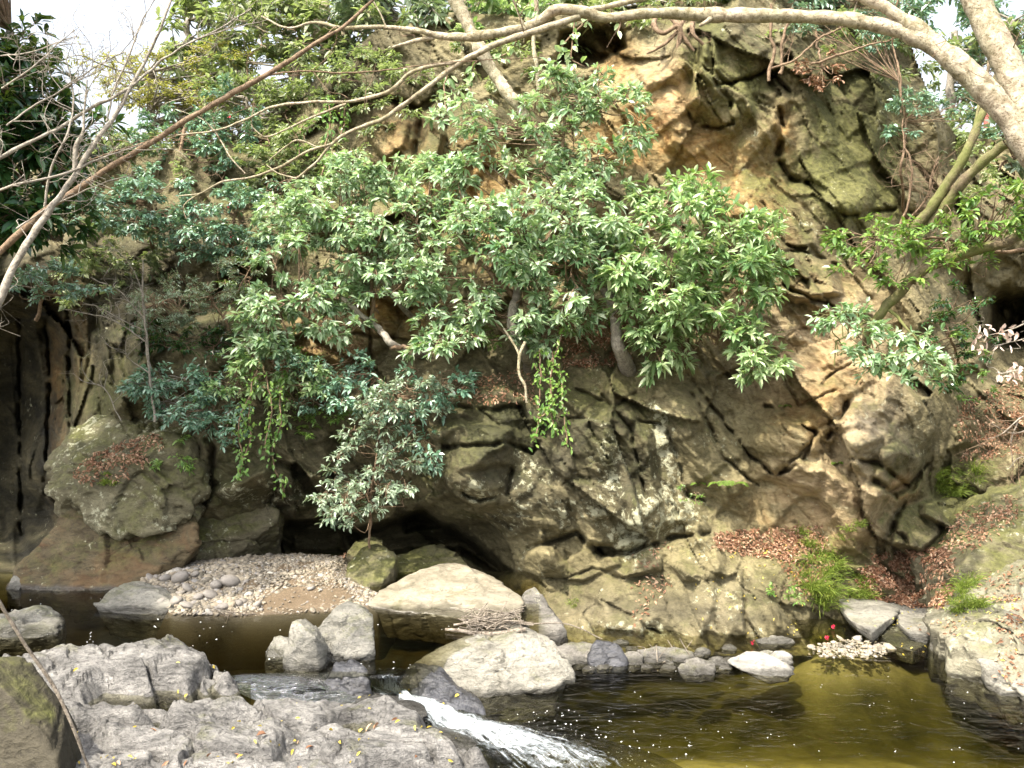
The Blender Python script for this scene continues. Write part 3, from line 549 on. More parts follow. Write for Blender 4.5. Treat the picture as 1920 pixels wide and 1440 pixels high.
rock('wide smooth sand-coloured rock shelving into the pool below the cave', [(694,1134),(722,1100),(770,1076),(830,1062),(884,1060),(930,1092),(980,1122),(975,1162),(900,1164),(800,1150),(724,1142)], 1.25, M['sand_rock'], .29, seed=69, sub=6, cuts=2, lean=1.0, amp=.05, k=70, fine=.008)
rock('smooth grey wedge at the right end of the sandy shelf', [(968,1164),(972,1115),(1002,1100),(1042,1145),(1068,1184),(1000,1188)], .6, M['grey_rock_low'], .1, seed=70, amp=.06, k=114)
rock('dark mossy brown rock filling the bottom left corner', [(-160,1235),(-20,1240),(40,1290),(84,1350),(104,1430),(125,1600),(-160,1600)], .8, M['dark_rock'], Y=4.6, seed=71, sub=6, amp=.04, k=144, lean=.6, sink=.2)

# ------------------------------------------------------------------ bedrock in front
def bedrock(label, poly, z0, h, seed, ext=(-80, 1000, 1190, 1720), step=2.5, dips=()):
    X, Yp = np.meshgrid(np.arange(ext[0], ext[1], step), np.concatenate([np.arange(ext[2], min(ext[3], 1540), step), np.arange(1540, ext[3], 10)]) if ext[3] > 1540 else np.arange(ext[2], ext[3], step))
    g = G(X, Yp, z0)
    wv = 18 * fbm(np.stack([X / 80, Yp / 40, X * 0 + seed], -1), 4, seed); 
    s_ = sdf(X, Yp, poly) + wv * .3
    q = rotm(g, 0) @ np.array([[math.cos(.5), math.sin(.5), 0], [-math.sin(.5), math.cos(.5), 0], [0, 0, 1]])
    q = q + .2 * np.stack([fbm(q * 1.5, 3, 3), fbm(q * 1.5, 3, 4), q[..., 0] * 0], -1)
    a1, c1 = facets(q * np.array([1.0, 2.3, 1]) + seed, seed & 31); a2, c2 = facets(q * np.array([3.4, 5.5, 1]) + seed, seed + 1); a3, c3 = facets(q * np.array([9, 13, 1]) + seed, seed + 2)
    z = .095 * a1 + .030 * a2 + .007 * a3 - .13 * np.exp(-(c1 / .085) ** 2) * sstep(-.3, .2, fbm(q * 1.3, 2, seed + 5)) - .02 * np.exp(-np.abs(c1 / .05)) - .018 * np.exp(-np.abs(c2 / .04)) + .09 * fbm(q * np.array([.9, 1.8, 1]), 5, seed) + .006 * ridged(q * np.array([4, 9, 1]), 4, seed)
    z = z0 + h * sstep(-2, 26, s_) + z * (.35 + .65 * sstep(0, 20, s_)) - h * .4
    for dp, am in dips: z -= am * sstep(-26, 18, sdf(X, Yp, dp) + wv * .3)
    z -= .9 * sstep(3, -9, s_)
    g[..., 2] = z
    n = normals_grid(g); n[n[..., 2] < 0] *= -1
    msk = s_ > -14
    v, f, _ = compact(g.reshape(-1, 3), grid_faces(*X.shape, msk))
    loc = (v[:, 0].mean(), v[:, 1].mean(), z0)
    o = mesh('bedrock', v, f, M['grey_rock'], loc=loc); tag(o, label, 'rock'); SURF.append((g[s_ > 0], n[s_ > 0]))
DIP1 = [(170,1312),(200,1292),(300,1296),(330,1300),(280,1320),(200,1335)]; DIP2 = [(330,1308),(420,1302),(450,1306),(400,1316),(340,1316)]
DIP3 = [(400,1375),(470,1360),(490,1368),(430,1385)]; DIP4 = [(640,1370),(700,1350),(725,1375),(670,1392)]; DIP5 = [(110,1420),(160,1400),(190,1415),(130,1450)]; DIP6 = [(270,1350),(330,1336),(345,1346),(300,1358)]
bedrock('broad pale grey sheet of bedrock at the left, behind the shallow rock pools', [(-60,1222),(40,1226),(80,1212),(160,1208),(196,1202),(240,1214),(300,1203),(350,1210),(398,1232),(446,1262),(452,1288),(430,1300),(330,1304),(180,1336),(90,1350),(-60,1350)], .42, .16, 5, ext=(-80, 480, 1180, 1370), dips=[(DIP1, .30)])
bedrock('wide rough grey bedrock across the bottom of the photo, left of the white water', [(-60,1338),(150,1336),(230,1326),(330,1318),(450,1306),(560,1310),(600,1300),(690,1298),(742,1318),(800,1336),(806,1372),(866,1382),(905,1410),(935,1440),(980,1560),(980,1700),(-60,1700)], .42, .18, 9, dips=[(DIP2, .22), (DIP3, .16), (DIP4, .16), (DIP5, .10), (DIP6, .16)])
rock('smooth grey rounded block at the foot of the fall, above the white water', [(596,1350),(612,1318),(650,1298),(700,1296),(760,1316),(802,1338),(800,1376),(740,1392),(640,1380)], .55, M['grey_rock'], Y=6.55, seed=75, sub=6, amp=.07, k=86, lean=.9, name='rock', cat='rock')
rock('pale smooth hump of rock at the bottom edge beside the white water', [(700,1450),(740,1400),(810,1372),(860,1384),(905,1412),(940,1450),(930,1520),(720,1520)], .8, M['grey_rock'], Y=5.85, seed=76, sub=6, amp=.05, k=72, lean=.9, name='rock', cat='rock')

# ------------------------------------------------------------------ gravel bar
bar = [(232,1106),(262,1074),(330,1052),(430,1040),(560,1036),(650,1042),(664,1088),(724,1118),(706,1136),(640,1142),(560,1146),(480,1150),(400,1150),(320,1148),(262,1124)]
Xb, Yb = np.meshgrid(np.arange(160, 800, 4), np.arange(1010, 1190, 2.5))
gb = G(Xb, Yb, .32); sb = sdf(Xb, Yb, bar)
gb[..., 2] = .30 + .16 * sstep(0, 50, sb) * sstep(1150, 1060, Yb) + .04 * sstep(-2, 12, sb) - .75 * sstep(2, -36, sb) + .02 * fbm(gb * 3, 3, 3)
t_ = NT('wet_sand'); co_ = t_.n('NewGeometry').outputs['Position']
c_ = t_.ramp(t_.noise(co_, 60, 5, .7), [(.3, (.06, .042, .024)), (.55, (.115, .082, .048)), (.7, (.20, .16, .11))])
c_ = t_.mix(t_.n('MapRange', {'Value': t_.n('SeparateXYZ', {0: co_}).outputs[2], 'From Min': .285, 'From Max': .325, 'To Min': .85, 'To Max': 0.0}).outputs[0], c_, (.022, .018, .009))
p_ = t_.n('BsdfPrincipled', {'Base Color': c_, 'Roughness': .7, 'Normal': t_.n('Bump', {'Height': t_.noise(co_, 90, 4, .7), 'Strength': .6, 'Distance': .01})}); t_.t.links.new(p_.outputs[0], t_.out.inputs[0]); M['sand'] = t_.m
vb, fb, _ = compact(gb.reshape(-1, 3), grid_faces(*Xb.shape, sb > -40)); o = mesh('gravel_bar_sand', vb, fb, M['sand']); tag(o, kind='structure')
t_ = NT('pebble_stone'); r_ = t_.n('NewGeometry').outputs['Random Per Island']; co_ = t_.n('NewGeometry').outputs['Position']
c_ = t_.ramp(r_, [(0, (.09, .08, .06)), (.3, (.19, .165, .125)), (.55, (.27, .235, .175)), (.75, (.22, .18, .125)), (.9, (.19, .18, .17)), (1, (.40, .37, .31))])
c_ = t_.mix(t_.ramp(t_.noise(co_, 40, 4, .7), [(.35, bw(.5)), (.55, bw(0))]), c_, t_.mix(.6, c_, (.08, .07, .05)))
p_ = t_.n('BsdfPrincipled', {'Base Color': c_, 'Roughness': .75}); t_.t.links.new(p_.outputs[0], t_.out.inputs[0]); M['pebble'] = t_.m
def pebbles(C, S, sub=1, jag=.25, flat=.55):
    d, f = ico(sub); n = len(C)
    d = d[None] * (1 + jag * (rng.random((n, len(d), 1)) - .5))
    ax = rng.uniform(.7, 1.3, (n, 1, 3)) * np.array([1, 1, flat]); v = d * ax * S[:, None, None]
    an = rng.random(n) * 6.28; c, s = np.cos(an)[:, None], np.sin(an)[:, None]
    ti = rng.normal(0, .3, (n, 1)); x = v[..., 0] * c - v[..., 1] * s; y = v[..., 0] * s + v[..., 1] * c; z = v[..., 2] + x * ti
    v = np.stack([x, y, z], -1) + C[:, None, :]
    return v.reshape(-1, 3), (f[None] + np.arange(n)[:, None, None] * len(ico(sub)[0])).reshape(-1, 3)
def pick(n, x0, x1, y0, y1, ok):
    out = []
    while sum(len(q) for q in out) < n:
        x, y = rng.uniform(x0, x1, n * 2), rng.uniform(y0, y1, n * 2); m = ok(x, y); out.append(np.stack([x[m], y[m]], 1))
    return np.concatenate(out)[:n]
sand_patch = [(480,1152),(495,1118),(540,1106),(640,1108),(690,1122),(640,1140)]
def bar_ok(x, y):
    s_ = sdf(x, y, bar); sp = sdf(x, y, sand_patch)
    return (s_ > rng.uniform(-2, 8, len(x))) & (sp < rng.uniform(-6, 10, len(x)) + 60 * (rng.random(len(x)) < .04))
def bar_z(x, y):
    s_ = sdf(x, y, bar); return .30 + .16 * sstep(0, 50, s_) * sstep(1150, 1060, y) + .04 * sstep(-2, 12, s_)
q = pick(11000, 230, 740, 1036, 1155, bar_ok); c = G(q[:, 0], q[:, 1], .32); c[:, 2] = bar_z(q[:, 0], q[:, 1]) + .004
v, f = pebbles(c, rng.lognormal(math.log(.0125), .45, len(c)) * np.where((q[:, 0] < 470) & (q[:, 1] > 1075), 1.5, 1.0)); o = mesh('gravel', v, f, M['pebble'])
tag(o, 'pale brown and grey pebbles covering the gravel bar at the pool edge', 'gravel', kind='stuff')
for i, (x, y, s_) in enumerate([(275,1064,.09),(292,1110,.07),(338,1100,.10),(352,1112,.07),(432,1104,.085),(405,1108,.07),(372,1122,.06),(310,1098,.06),(395,1120,.07),(446,1132,.06),(330,1128,.065),(350,1134,.06),(300,1128,.06),(418,1136,.05),(284,1092,.06),(482,1133,.05),(366,1094,.05)]):
    c = G(x, y, .36)[None]; c[:, 2] = bar_z(np.array([x]), np.array([y])) + s_ * .3
    v, f = pebbles(c, np.array([s_]), sub=3, jag=.04, flat=.6)
    o = mesh('cobble', v, f, M['pebble'], loc=c[0]); tag(o, ['rounded cobble among the pebbles on the left part of the gravel bar', 'rounded cobble among the pebbles on the left part of the gravel bar'][0], 'cobble', 'cobbles on the left part of the gravel bar')
bar2 = [(1520,1216),(1560,1205),(1600,1198),(1640,1200),(1672,1212),(1650,1222),(1600,1226),(1560,1226)]
q = pick(420, 1500, 1690, 1190, 1230, lambda x, y: sdf(x, y, bar2) > rng.uniform(-8, 6, len(x))); c = G(q[:, 0], q[:, 1], .02); c[:, 2] = -.012 + rng.random(len(c)) * .016
v, f = pebbles(c, rng.lognormal(math.log(.017), .4, len(c))); o = mesh('gravel', v, f, M['pebble']); tag(o, 'small bank of white shingle in the shallows before the mossy slab', 'gravel', kind='stuff')

# ================================================================== WATER
def water_mat(name, sig, bump, dens, stretch=(1, 1, 1), rot=0.0):
    t = NT(name); co = t.n('NewGeometry').outputs['Position']
    mp = t.n('Mapping', {'Vector': co, 'Rotation': (0, 0, rot), 'Scale': stretch}).outputs[0]
    n1 = t.noise(mp, 3.2, 3, .5, 1.2); n2 = t.noise(mp, 11, 3, .55, .6)
    # the water is livelier near the foot of the cascade
    d = t.n('VectorMath', {0: co, 1: (.2, 6.4, 0)}, operation='DISTANCE').outputs[1]
    live = t.n('MapRange', {'Value': d, 'From Min': .3, 'From Max': 5.0, 'To Min': 1.0, 'To Max': .28}).outputs[0]
    hgt = t.math('ADD', n1, t.math('MULTIPLY', n2, .25))
    b = t.n('Bump', {'Height': hgt, 'Strength': t.math('MULTIPLY', live, bump), 'Distance': .07})
    fr = t.n('Fresnel', {'IOR': 1.33, 'Normal': b})
    m = t.n('MixShader', {0: fr, 1: t.n('BsdfTransparent', {'Color': (.93, .93, .86, 1)}), 2: t.n('BsdfGlossy', {'Roughness': .04, 'Normal': b})})
    t.t.links.new(m.outputs[0], t.out.inputs[0])
    va = t.n('VolumeAbsorption', {'Color': (*sig, 1), 'Density': dens}); t.t.links.new(va.outputs[0], t.out.inputs[1]); return t.m
M['water_low'] = water_mat('amber_green_water', (.58, .57, .24), .55, 2.1, (1, 1.9, 1), .45)
M['water_up'] = water_mat('dark_still_water', (.50, .45, .22), .20, 3.2, (1, 2.0, 1), .1)
def water_slab(name, poly, z, zb, mat):
    t_ = G(*np.array(poly, float).T, z); b_ = t_.copy(); b_[:, 2] = zb; n = len(poly)
    faces = [np.arange(n)[None], (2 * n - 1 - np.arange(n))[None], np.array([[i, i + n, (i + 1) % n + n, (i + 1) % n] for i in range(n)])]
    o = mesh(name, np.concatenate([t_, b_]), faces, mat, smooth=False)
    bm = bmesh.new(); bm.from_mesh(o.data); bmesh.ops.recalc_face_normals(bm, faces=bm.faces); bmesh.ops.triangulate(bm, faces=bm.faces); bm.to_mesh(o.data); bm.free()
    tag(o, kind='structure'); return o
water_slab('upper_pool_water', [(-1500,1072),(1010,1072),(1010,1166),(985,1184),(905,1206),(850,1216),(790,1246),(740,1264),(700,1264),(440,1262),(430,1310),(-1500,1310)], .30, -.55, M['water_up'])
water_slab('lower_pool_water', [(-900,1700),(-900,1420),(560,1420),(700,1300),(800,1262),(1012,1214),(1012,1160),(3600,1160),(3600,1700)], 0.0, -1.2, M['water_low'])
water_slab('tide_pool_water', [(120,1280),(470,1280),(470,1330),(340,1352),(120,1352)], .375, .1, M['water_up'])

water_slab('tide_pool_water', [(150,1352),(330,1338),(560,1326),(690,1322),(770,1350),(780,1385),(640,1425),(400,1440),(170,1440)], .415, .1, M['water_up'])
# river bed
Xr, Yr = np.meshgrid(np.concatenate([np.arange(-1500, 0, 30), np.arange(0, 1920, 10), np.arange(1920, 3600, 30)]), np.concatenate([np.arange(1060, 1450, 3), np.arange(1450, 1900, 25)]))
gr = G(Xr, Yr, 0.0)
upm = sstep(-12, 12, sdf(Xr, Yr, [(-1500,1000),(1010,1000),(1010,1170),(985,1216),(905,1226),(826,1262),(700,1275),(480,1330),(-1500,1380)]))
zr = -.60 + .07 * fbm(gr * .8, 4, 7) + .24 * np.exp(-(((Xr - 1470) / 520) ** 2 + ((Yr - 1390) / 85) ** 2) ** 1.2) + .25 * sstep(1290, 1205, Yr) * sstep(1150, 1650, Xr)
zr = np.minimum(zr + .22 * np.exp(-(((Xr - 1600) / 130) ** 2 + ((Yr - 1208) / 34) ** 2)), -.03)
zr = zr * (1 - upm) + upm * (-.12 + .08 * fbm(gr, 3, 8) + .30 * sstep(24, 0, np.abs(Yr - 1150)) * sstep(380, 480, Xr) * sstep(900, 720, Xr))
gr[..., 2] = zr
sandm = np.clip(1.1 * np.exp(-(((Xr - 1470) / 480) ** 2 + ((Yr - 1385) / 70) ** 2) ** 1.2) + .9 * np.exp(-(((Xr - 1560) / 140) ** 2 + ((Yr - 1205) / 25) ** 2)) + .7 * np.exp(-(((Xr - 600) / 160) ** 2 + ((Yr - 1150) / 22) ** 2)) + .25 * fbm(gr * 1.5, 3, 9), 0, 1)
t_ = NT('silty_river_bed'); co_ = t_.n('NewGeometry').outputs['Position']
at_ = t_.n('Attribute', attribute_name='mask')
c_ = t_.mix(t_.n('SeparateColor', {0: at_.outputs['Color']}).outputs[0], t_.ramp(t_.noise(co_, 3, 6, .65, .5), [(.35, (.030, .028, .015)), (.65, (.10, .09, .045))]), t_.ramp(t_.noise(co_, 7, 6, .7, .5), [(.3, (.20, .17, .085)), (.65, (.40, .345, .175))]))
p_ = t_.n('BsdfPrincipled', {'Base Color': c_, 'Roughness': .9}); t_.t.links.new(p_.outputs[0], t_.out.inputs[0])
o = mesh('riverbed', gr, grid_faces(*Xr.shape), t_.m, attrs={'mask': np.stack([sandm] * 3, -1)}); tag(o, kind='structure')

# white water
t = NT('foaming_water'); at_ = t.n('Attribute', attribute_name='mask'); sp_ = t.n('SeparateColor', {0: at_.outputs['Color']})
uvv = t.n('CombineXYZ', {0: t.math('MULTIPLY', sp_.outputs[1], 5.0), 1: t.math('MULTIPLY', sp_.outputs[2], 26.0)})
n1 = t.noise(uvv.outputs[0], 1.6, 6, .65, .35); n2 = t.noise(t.n('NewGeometry').outputs['Position'], 26, 5, .7, .5)
fo = t.math('ADD', t.math('MULTIPLY', sp_.outputs[0], 1.12), t.math('ADD', t.math('MULTIPLY', t.math('SUBTRACT', n1, .5), 1.7), t.math('MULTIPLY', t.math('SUBTRACT', n2, .5), .9)))
f_ = t.ramp(fo, [(.58, bw(0)), (.86, bw(.45)), (1.25, bw(.92))])
bmp = t.n('Bump', {'Height': n1, 'Strength': .5, 'Distance': .04}); bmp = t.n('Bump', {'Height': n2, 'Strength': .4, 'Distance': .012, 'Normal': bmp})
white = t.n('BsdfPrincipled', {'Base Color': (.30, .335, .355, 1), 'Roughness': .4, 'Normal': bmp, 'Specular IOR Level': .6})
fr = t.n('Fresnel', {'IOR': 1.33, 'Normal': bmp}); clear = t.n('MixShader', {0: fr, 1: t.n('BsdfTransparent', {'Color': (.55, .55, .45, 1)}), 2: t.n('BsdfGlossy', {'Roughness': .06, 'Normal': bmp})})
mx = t.n('MixShader', {0: f_, 1: clear, 2: white}); t.t.links.new(mx.outputs[0], t.out.inputs[0]); M['foam'] = t.m
def flow(name, rows, n_u=60, n_v=160, amp=.03, seed=0):
    """rows: (left px,py,z), (right px,py,z), foam amount - from upstream to downstream"""
    L = np.array([G(r_[0][0], r_[0][1], r_[0][2]) for r_ in rows]); Rr = np.array([G(r_[1][0], r_[1][1], r_[1][2]) for r_ in rows]); fm = np.array([r_[2] for r_ in rows])
    s = np.linspace(0, len(rows) - 1, n_v); k = np.arange(len(rows))
    Li = np.stack([np.interp(s, k, L[:, j]) for j in range(3)], -1); Ri = np.stack([np.interp(s, k, Rr[:, j]) for j in range(3)], -1); fi = np.interp(s, k, fm)
    u = np.linspace(0, 1, n_u); V = Li[:, None] * (1 - u[None, :, None]) + Ri[:, None] * u[None, :, None]
    ed = np.sin(np.pi * u)[None, :] ** 1.3
    st = np.stack([np.broadcast_to(u * 9, V.shape[:2]), np.broadcast_to(s[:, None] * 1.2, V.shape[:2]), V[..., 0] * 0 + seed], -1)
    V[..., 2] += amp * (fbm(st, 4, seed) + .5 * fbm(V * 7, 3, seed + 3)) * ed + amp * 1.2 * ed * fi[:, None] - .02
    foam = np.clip(fi[:, None] * (.15 + .85 * ed), 0, 1)
    mk = np.stack([foam, np.broadcast_to(s[:, None] / 6, foam.shape), np.broadcast_to(u[None], foam.shape)], -1)
    o = mesh(name, V, grid_faces(n_v, n_u), M['foam'], attrs={'mask': mk}); tag(o, kind='structure')
flow('rapid_water', [((430,1262,.31),(450,1296,.28),.10),((500,1258,.31),(500,1318,.24),.25),((560,1256,.31),(560,1320,.20),.30),((620,1256,.30),(620,1316,.17),.35),((700,1262,.24),(690,1312,.13),.5),((745,1290,.13),(716,1322,.09),.8)], seed=3, amp=.025)
flow('waterfall', [((672,1250,.31),(790,1250,.31),.1),((684,1262,.31),(776,1262,.31),.35),((690,1268,.29),(770,1268,.29),.75),((694,1284,.18),(768,1284,.19),.9),((692,1300,.09),(775,1302,.10),.95),((700,1312,.06),(790,1310,.07),1)], seed=5, amp=.02, n_u=90)
flow('white_water', [((686,1300,.09),(770,1296,.09),.9),((738,1324,.07),(816,1308,.07),.98),((780,1350,.05),(872,1326,.05),1),((800,1378,.04),(935,1344,.04),1),((850,1402,.02),(1030,1360,.02),.92),((890,1430,.02),(1130,1380,.02),.80),((925,1470,.015),(1230,1408,.015),.62),((945,1530,.01),(1330,1460,.01),.35),((970,1620,.01),(1440,1560,.01),.0)], seed=7, amp=.045, n_u=110, n_v=240)
# flecks of froth drifting on both pools
def specks(n, x0, x1, y0, y1, z, ok, s0, s1):
    q = pick(n, x0, x1, y0, y1, ok); c = G(q[:, 0], q[:, 1], z + .004); return c, rng.uniform(s0, s1, n) ** 1.0
c1, s1 = specks(90, 0, 900, 1110, 1260, .30, lambda x, y: (fbm(np.stack([x / 90, y / 30, x * 0], -1), 2, 5) > .12), .003, .009)
c2, s2 = specks(70, 1000, 1920, 1240, 1440, 0, lambda x, y: (fbm(np.stack([x / 130, y / 40, x * 0], -1), 2, 6) > .05), .002, .0055)
c3, s3 = specks(120, 930, 1330, 1330, 1440, 0, lambda x, y: rng.random(len(x)) < np.exp(-((x - 1060 - (y - 1370) * 1.2) / 120) ** 2), .0025, .008)
c = np.concatenate([c1, c2, c3]); s = np.concatenate([s1, s2, s3])
v, f = pebbles(c, s, sub=1, flat=.25); o = mesh('froth_flecks', v, f, plain('froth', (.8, .82, .8), .5)); tag(o, 'scattered white flecks of froth drifting on the pools', 'froth', kind='stuff')

# ================================================================== PLANTS
def unit(v): return v / (np.linalg.norm(v, axis=-1, keepdims=True) + 1e-12)
class Leaves:
    def __init__(s): s.b = []; s.d = []; s.u = []; s.l = []; s.w = []
    def add(s, b, d, u, l, w):
        b = np.atleast_2d(b); n = len(b); s.b.append(b); s.d.append(np.broadcast_to(d, (n, 3))); s.u.append(np.broadcast_to(u, (n, 3)))
        s.l.append(np.broadcast_to(l, n)); s.w.append(np.broadcast_to(w, n))
    def n(s): return sum(len(x) for x in s.b)
    def build(s, droop=.18, fold=.10):
        b = np.concatenate(s.b); d = unit(np.concatenate(s.d)); u = np.concatenate(s.u); l = np.concatenate(s.l)[:, None, None]; w = np.concatenate(s.w)[:, None, None]
        sd = unit(np.cross(d, u)); u = np.cross(sd, d)
        T = np.array([[0, 0, 0], [.3, .42, 1], [.3, 0, 0], [.3, -.42, 1], [.66, .44, 1], [.66, 0, 0], [.66, -.44, 1], [1, 0, 0]])
        al = T[None, :, 0:1]; V = b[:, None] + d[:, None] * al * l + sd[:, None] * T[None, :, 1:2] * w + u[:, None] * (T[None, :, 2:3] * fold * w * 2) 
        V[..., 2] -= (droop * l * al ** 2)[..., 0]
        n = len(b); o = (np.arange(n) * 8)[:, None, None]
        tri = np.array([[0, 2, 1], [0, 3, 2], [4, 5, 7], [5, 6, 7]])[None] + o; qd = np.array([[1, 2, 5, 4], [2, 3, 6, 5]])[None] + o
        return V.reshape(-1, 3), [tri.reshape(-1, 3), qd.reshape(-1, 4)]
class Tubes:
    def __init__(s): s.v = []; s.f = []; s.k = 0
    def add(s, pts, rad, sides=7, cap=True):
        pts = np.asarray(pts, float); n = len(pts); rad = np.broadcast_to(rad, n)
        t = unit(np.gradient(pts, axis=0)); ref = np.array([.31, .22, .93]) if abs(t[:, 2]).mean() < .8 else np.array([.9, .3, .1])
        a_ = unit(np.cross(t, ref)); b_ = np.cross(t, a_); th = np.arange(sides) / sides * 2 * np.pi
        V = pts[:, None] + (a_[:, None] * np.cos(th)[None, :, None] + b_[:, None] * np.sin(th)[None, :, None]) * rad[:, None, None]
        i = np.arange(n * sides).reshape(n, sides); j = np.roll(i, -1, 1)
        s.v.append(V.reshape(-1, 3)); s.f.append(np.stack([i[:-1], j[:-1], j[1:], i[1:]], -1).reshape(-1, 4) + s.k); s.k += n * sides
    def build(s): return np.concatenate(s.v), np.concatenate(s.f)
def spline(pts, n=None, jit=0.0, seed=0):
    p = np.asarray(pts, float); m = len(p)
    if m < 3: p = np.concatenate([p[:1], (p[:1] + p[1:2]) / 2, p[1:]]); m = 3
    n = n or m * 8; q = np.concatenate([2 * p[:1] - p[1:2], p, 2 * p[-1:] - p[-2:-1]]); s = np.linspace(0, m - 1 - 1e-6, n); i = s.astype(int); t = (s - i)[:, None]
    a, b, c, d = q[i], q[i + 1], q[i + 2], q[i + 3]
    o = .5 * ((2 * b) + (-a + c) * t + (2 * a - 5 * b + 4 * c - d) * t * t + (-a + 3 * b - 3 * c + d) * t ** 3)
    if jit: o[:, :3] += jit * np.stack([perlin(o[:, :3] * 2.5 + seed, 1), perlin(o[:, :3] * 2.5 + seed, 2), perlin(o[:, :3] * 2.5 + seed, 3)], -1) + jit * .3 * np.stack([perlin(o[:, :3] * 9 + seed, 1), perlin(o[:, :3] * 9, 2), perlin(o[:, :3] * 9, 3)], -1)
    return o
def pxline(pts, jit=.05, seed=0, n=None):
    """pts: (px, py, depth m, diameter px) -> smoothed points and radii in metres"""
    a = np.array(pts, float); w_ = P(a[:, 0], a[:, 1], a[:, 2]); r = a[:, 3] / F * a[:, 2] / 2
    o = spline(np.concatenate([w_, r[:, None]], 1), n or len(pts) * 9, jit, seed); return o[:, :3], np.maximum(o[:, 3], .002)
def cliffY(px, py):
    return float(D[np.clip(np.searchsorted(gy, py), 0, len(gy) - 1), np.clip(np.searchsorted(gx, px), 0, len(gx) - 1)])
def rooted(t, far=1.6):
    t = [list(q) for q in t]; y = cliffY(t[0][0], t[0][1]) + .12
    if abs(y - t[0][2]) < far and -20 < t[0][0] < 1940: t[0][2] = y; t[1][2] = min(t[1][2], y - .05) if len(t) > 2 else t[1][2]
    return t
def rv(n=1): return unit(rng.normal(size=(n, 3)))
UP = np.array([0, 0, 1.0])
def whorl(L, p, a, n, l, w=.34, spread=.9):
    th = rng.random() * 6.28 + np.arange(n) * 2.4; r1 = unit(np.cross(a, [.3, .5, .8])); r2 = np.cross(a, r1)
    el = rng.uniform(.5, 1.25, n)[:, None] * spread; rad = np.cos(th)[:, None] * r1 + np.sin(th)[:, None] * r2
    d = unit(a * np.cos(el) + rad * np.sin(el) + np.array([0, 0, -.22])); ll = l * rng.uniform(.45, 1.2, n) * rng.uniform(.75, 1.1)
    L.add(p + rng.normal(0, .008, (n, 3)), d, unit(a * .6 + UP * .8 + rng.normal(0, .25, (n, 3))), ll, ll * w * rng.uniform(.85, 1.15, n))
def spray(L, T, b, m, R_, l, w=.34, kind='whorl', nt=8, tw=.004, per=7, flat=.35):
    side = unit(np.cross(m, UP)); nrm = np.cross(side, m); e_ = b + m * R_ * .75 - UP * R_ * .12; axis = spline([b, b + m * R_ * .4 + UP * .03, e_], 5)
    if T: T.add(axis, np.linspace(tw * 1.6, tw, 5), 4, False)
    for k in range(nt):
        t = rng.uniform(.15, 1); p0 = b + (e_ - b) * t; sg = 1 if k % 2 else -1
        d = unit(m * rng.uniform(.2, 1.0) + side * sg * rng.uniform(.3, 1.0) + nrm * rng.normal(0, flat)); ln = R_ * rng.uniform(.25, .55) * (1.2 - .5 * t)
        p1 = p0 + d * ln
        if T: T.add(np.array([p0, (p0 + p1) / 2 + UP * .01, p1]), np.array([tw, tw * .8, tw * .6]), 3, False)
        if kind == 'whorl' and rng.random() < .62: whorl(L, p1, unit(d + UP * .35), rng.integers(per - 2, per + 2), l, w)
        else:
            n = per; tt = np.linspace(.15, 1, n); sgn = np.where(np.arange(n) % 2, 1, -1)[:, None]; s2 = unit(np.cross(d, nrm + rng.normal(0, .3, 3)))
            dd = unit(d * .7 + s2 * sgn * .9 + rng.normal(0, .3, (n, 3)) - UP * .15); ll = l * rng.uniform(.6, 1.15, n)
            L.add(p0 + d * ln * tt[:, None], dd, unit(UP + rng.normal(0, .35, (n, 3))), ll, ll * w * rng.uniform(.8, 1.2, n))
def crown(L, T, regions, l, skel=None, R_=.4, w=.34, kind='whorl', nt=8, per=7, tw=.004, br=.010, out=(0, -.55, .1), flat=.35, shell=.35):
    """regions: (px, py, rx, ry, depth, depth radius, number of sprays)"""
    for cx, cy, rx, ry, Y, dY, n in regions:
        sx, sz = rx / F * Y, ry / F * Y; c = P(cx, cy, Y)
        n = int(n * (.76 if nt == 9 else .86)); q = rv(n) * (rng.uniform(shell, 1, n) ** .5)[:, None]; q[:, 1] -= np.abs(q[:, 1]) * .5 * (rng.random(n) < .5)
        pc = c + q * np.array([sx, dY, sz])
        for i in range(n):
            m = unit(q[i] * np.array([1, .8, .45]) + np.array(out) + rng.normal(0, .3, 3)); b = pc[i] - m * R_ * .4
            if skel is not None and T is not None:
                dd = np.linalg.norm(skel - b, axis=1) + .8 * np.maximum(0, skel[:, 2] - b[2]); s0 = skel[np.argmin(dd)]
                mid = (s0 + b) / 2 + rng.normal(0, .06, 3) - UP * .04
                T.add(spline([s0, mid, b], 7), np.linspace(br, tw * 1.6, 7), 5, False)
            spray(L, T, b, m, R_ * rng.uniform(.7, 1.2), l, w, kind, nt, tw, per, flat)
def twiggy(T, pts, rad, n, ln, r0, sides=4, depth=1, up=.3, col_=None):
    for k in range(n):
        i = rng.integers(1, len(pts) - 1); d0 = unit(pts[min(i + 1, len(pts) - 1)] - pts[i - 1]); d = unit(d0 * .8 + rv()[0] * .9 + UP * up)
        L_ = ln * rng.uniform(.5, 1.3); r_ = min(r0, rad[i] * .7); st = pts[i]
        c = spline([st, st + d * L_ * .4 + rng.normal(0, .03, 3), st + unit(d + rng.normal(0, .3, 3)) * L_ * .75, st + unit(d + rng.normal(0, .35, 3) + UP * .1) * L_], 12)
        rr = np.linspace(r_, r_ * .35, 12); T.add(c, rr, sides, False)
        if col_ is not None: col_.append(c)
        if depth > 1: twiggy(T, c, rr, 3, ln * .5, r_ * .6, 3, depth - 1, up, col_)
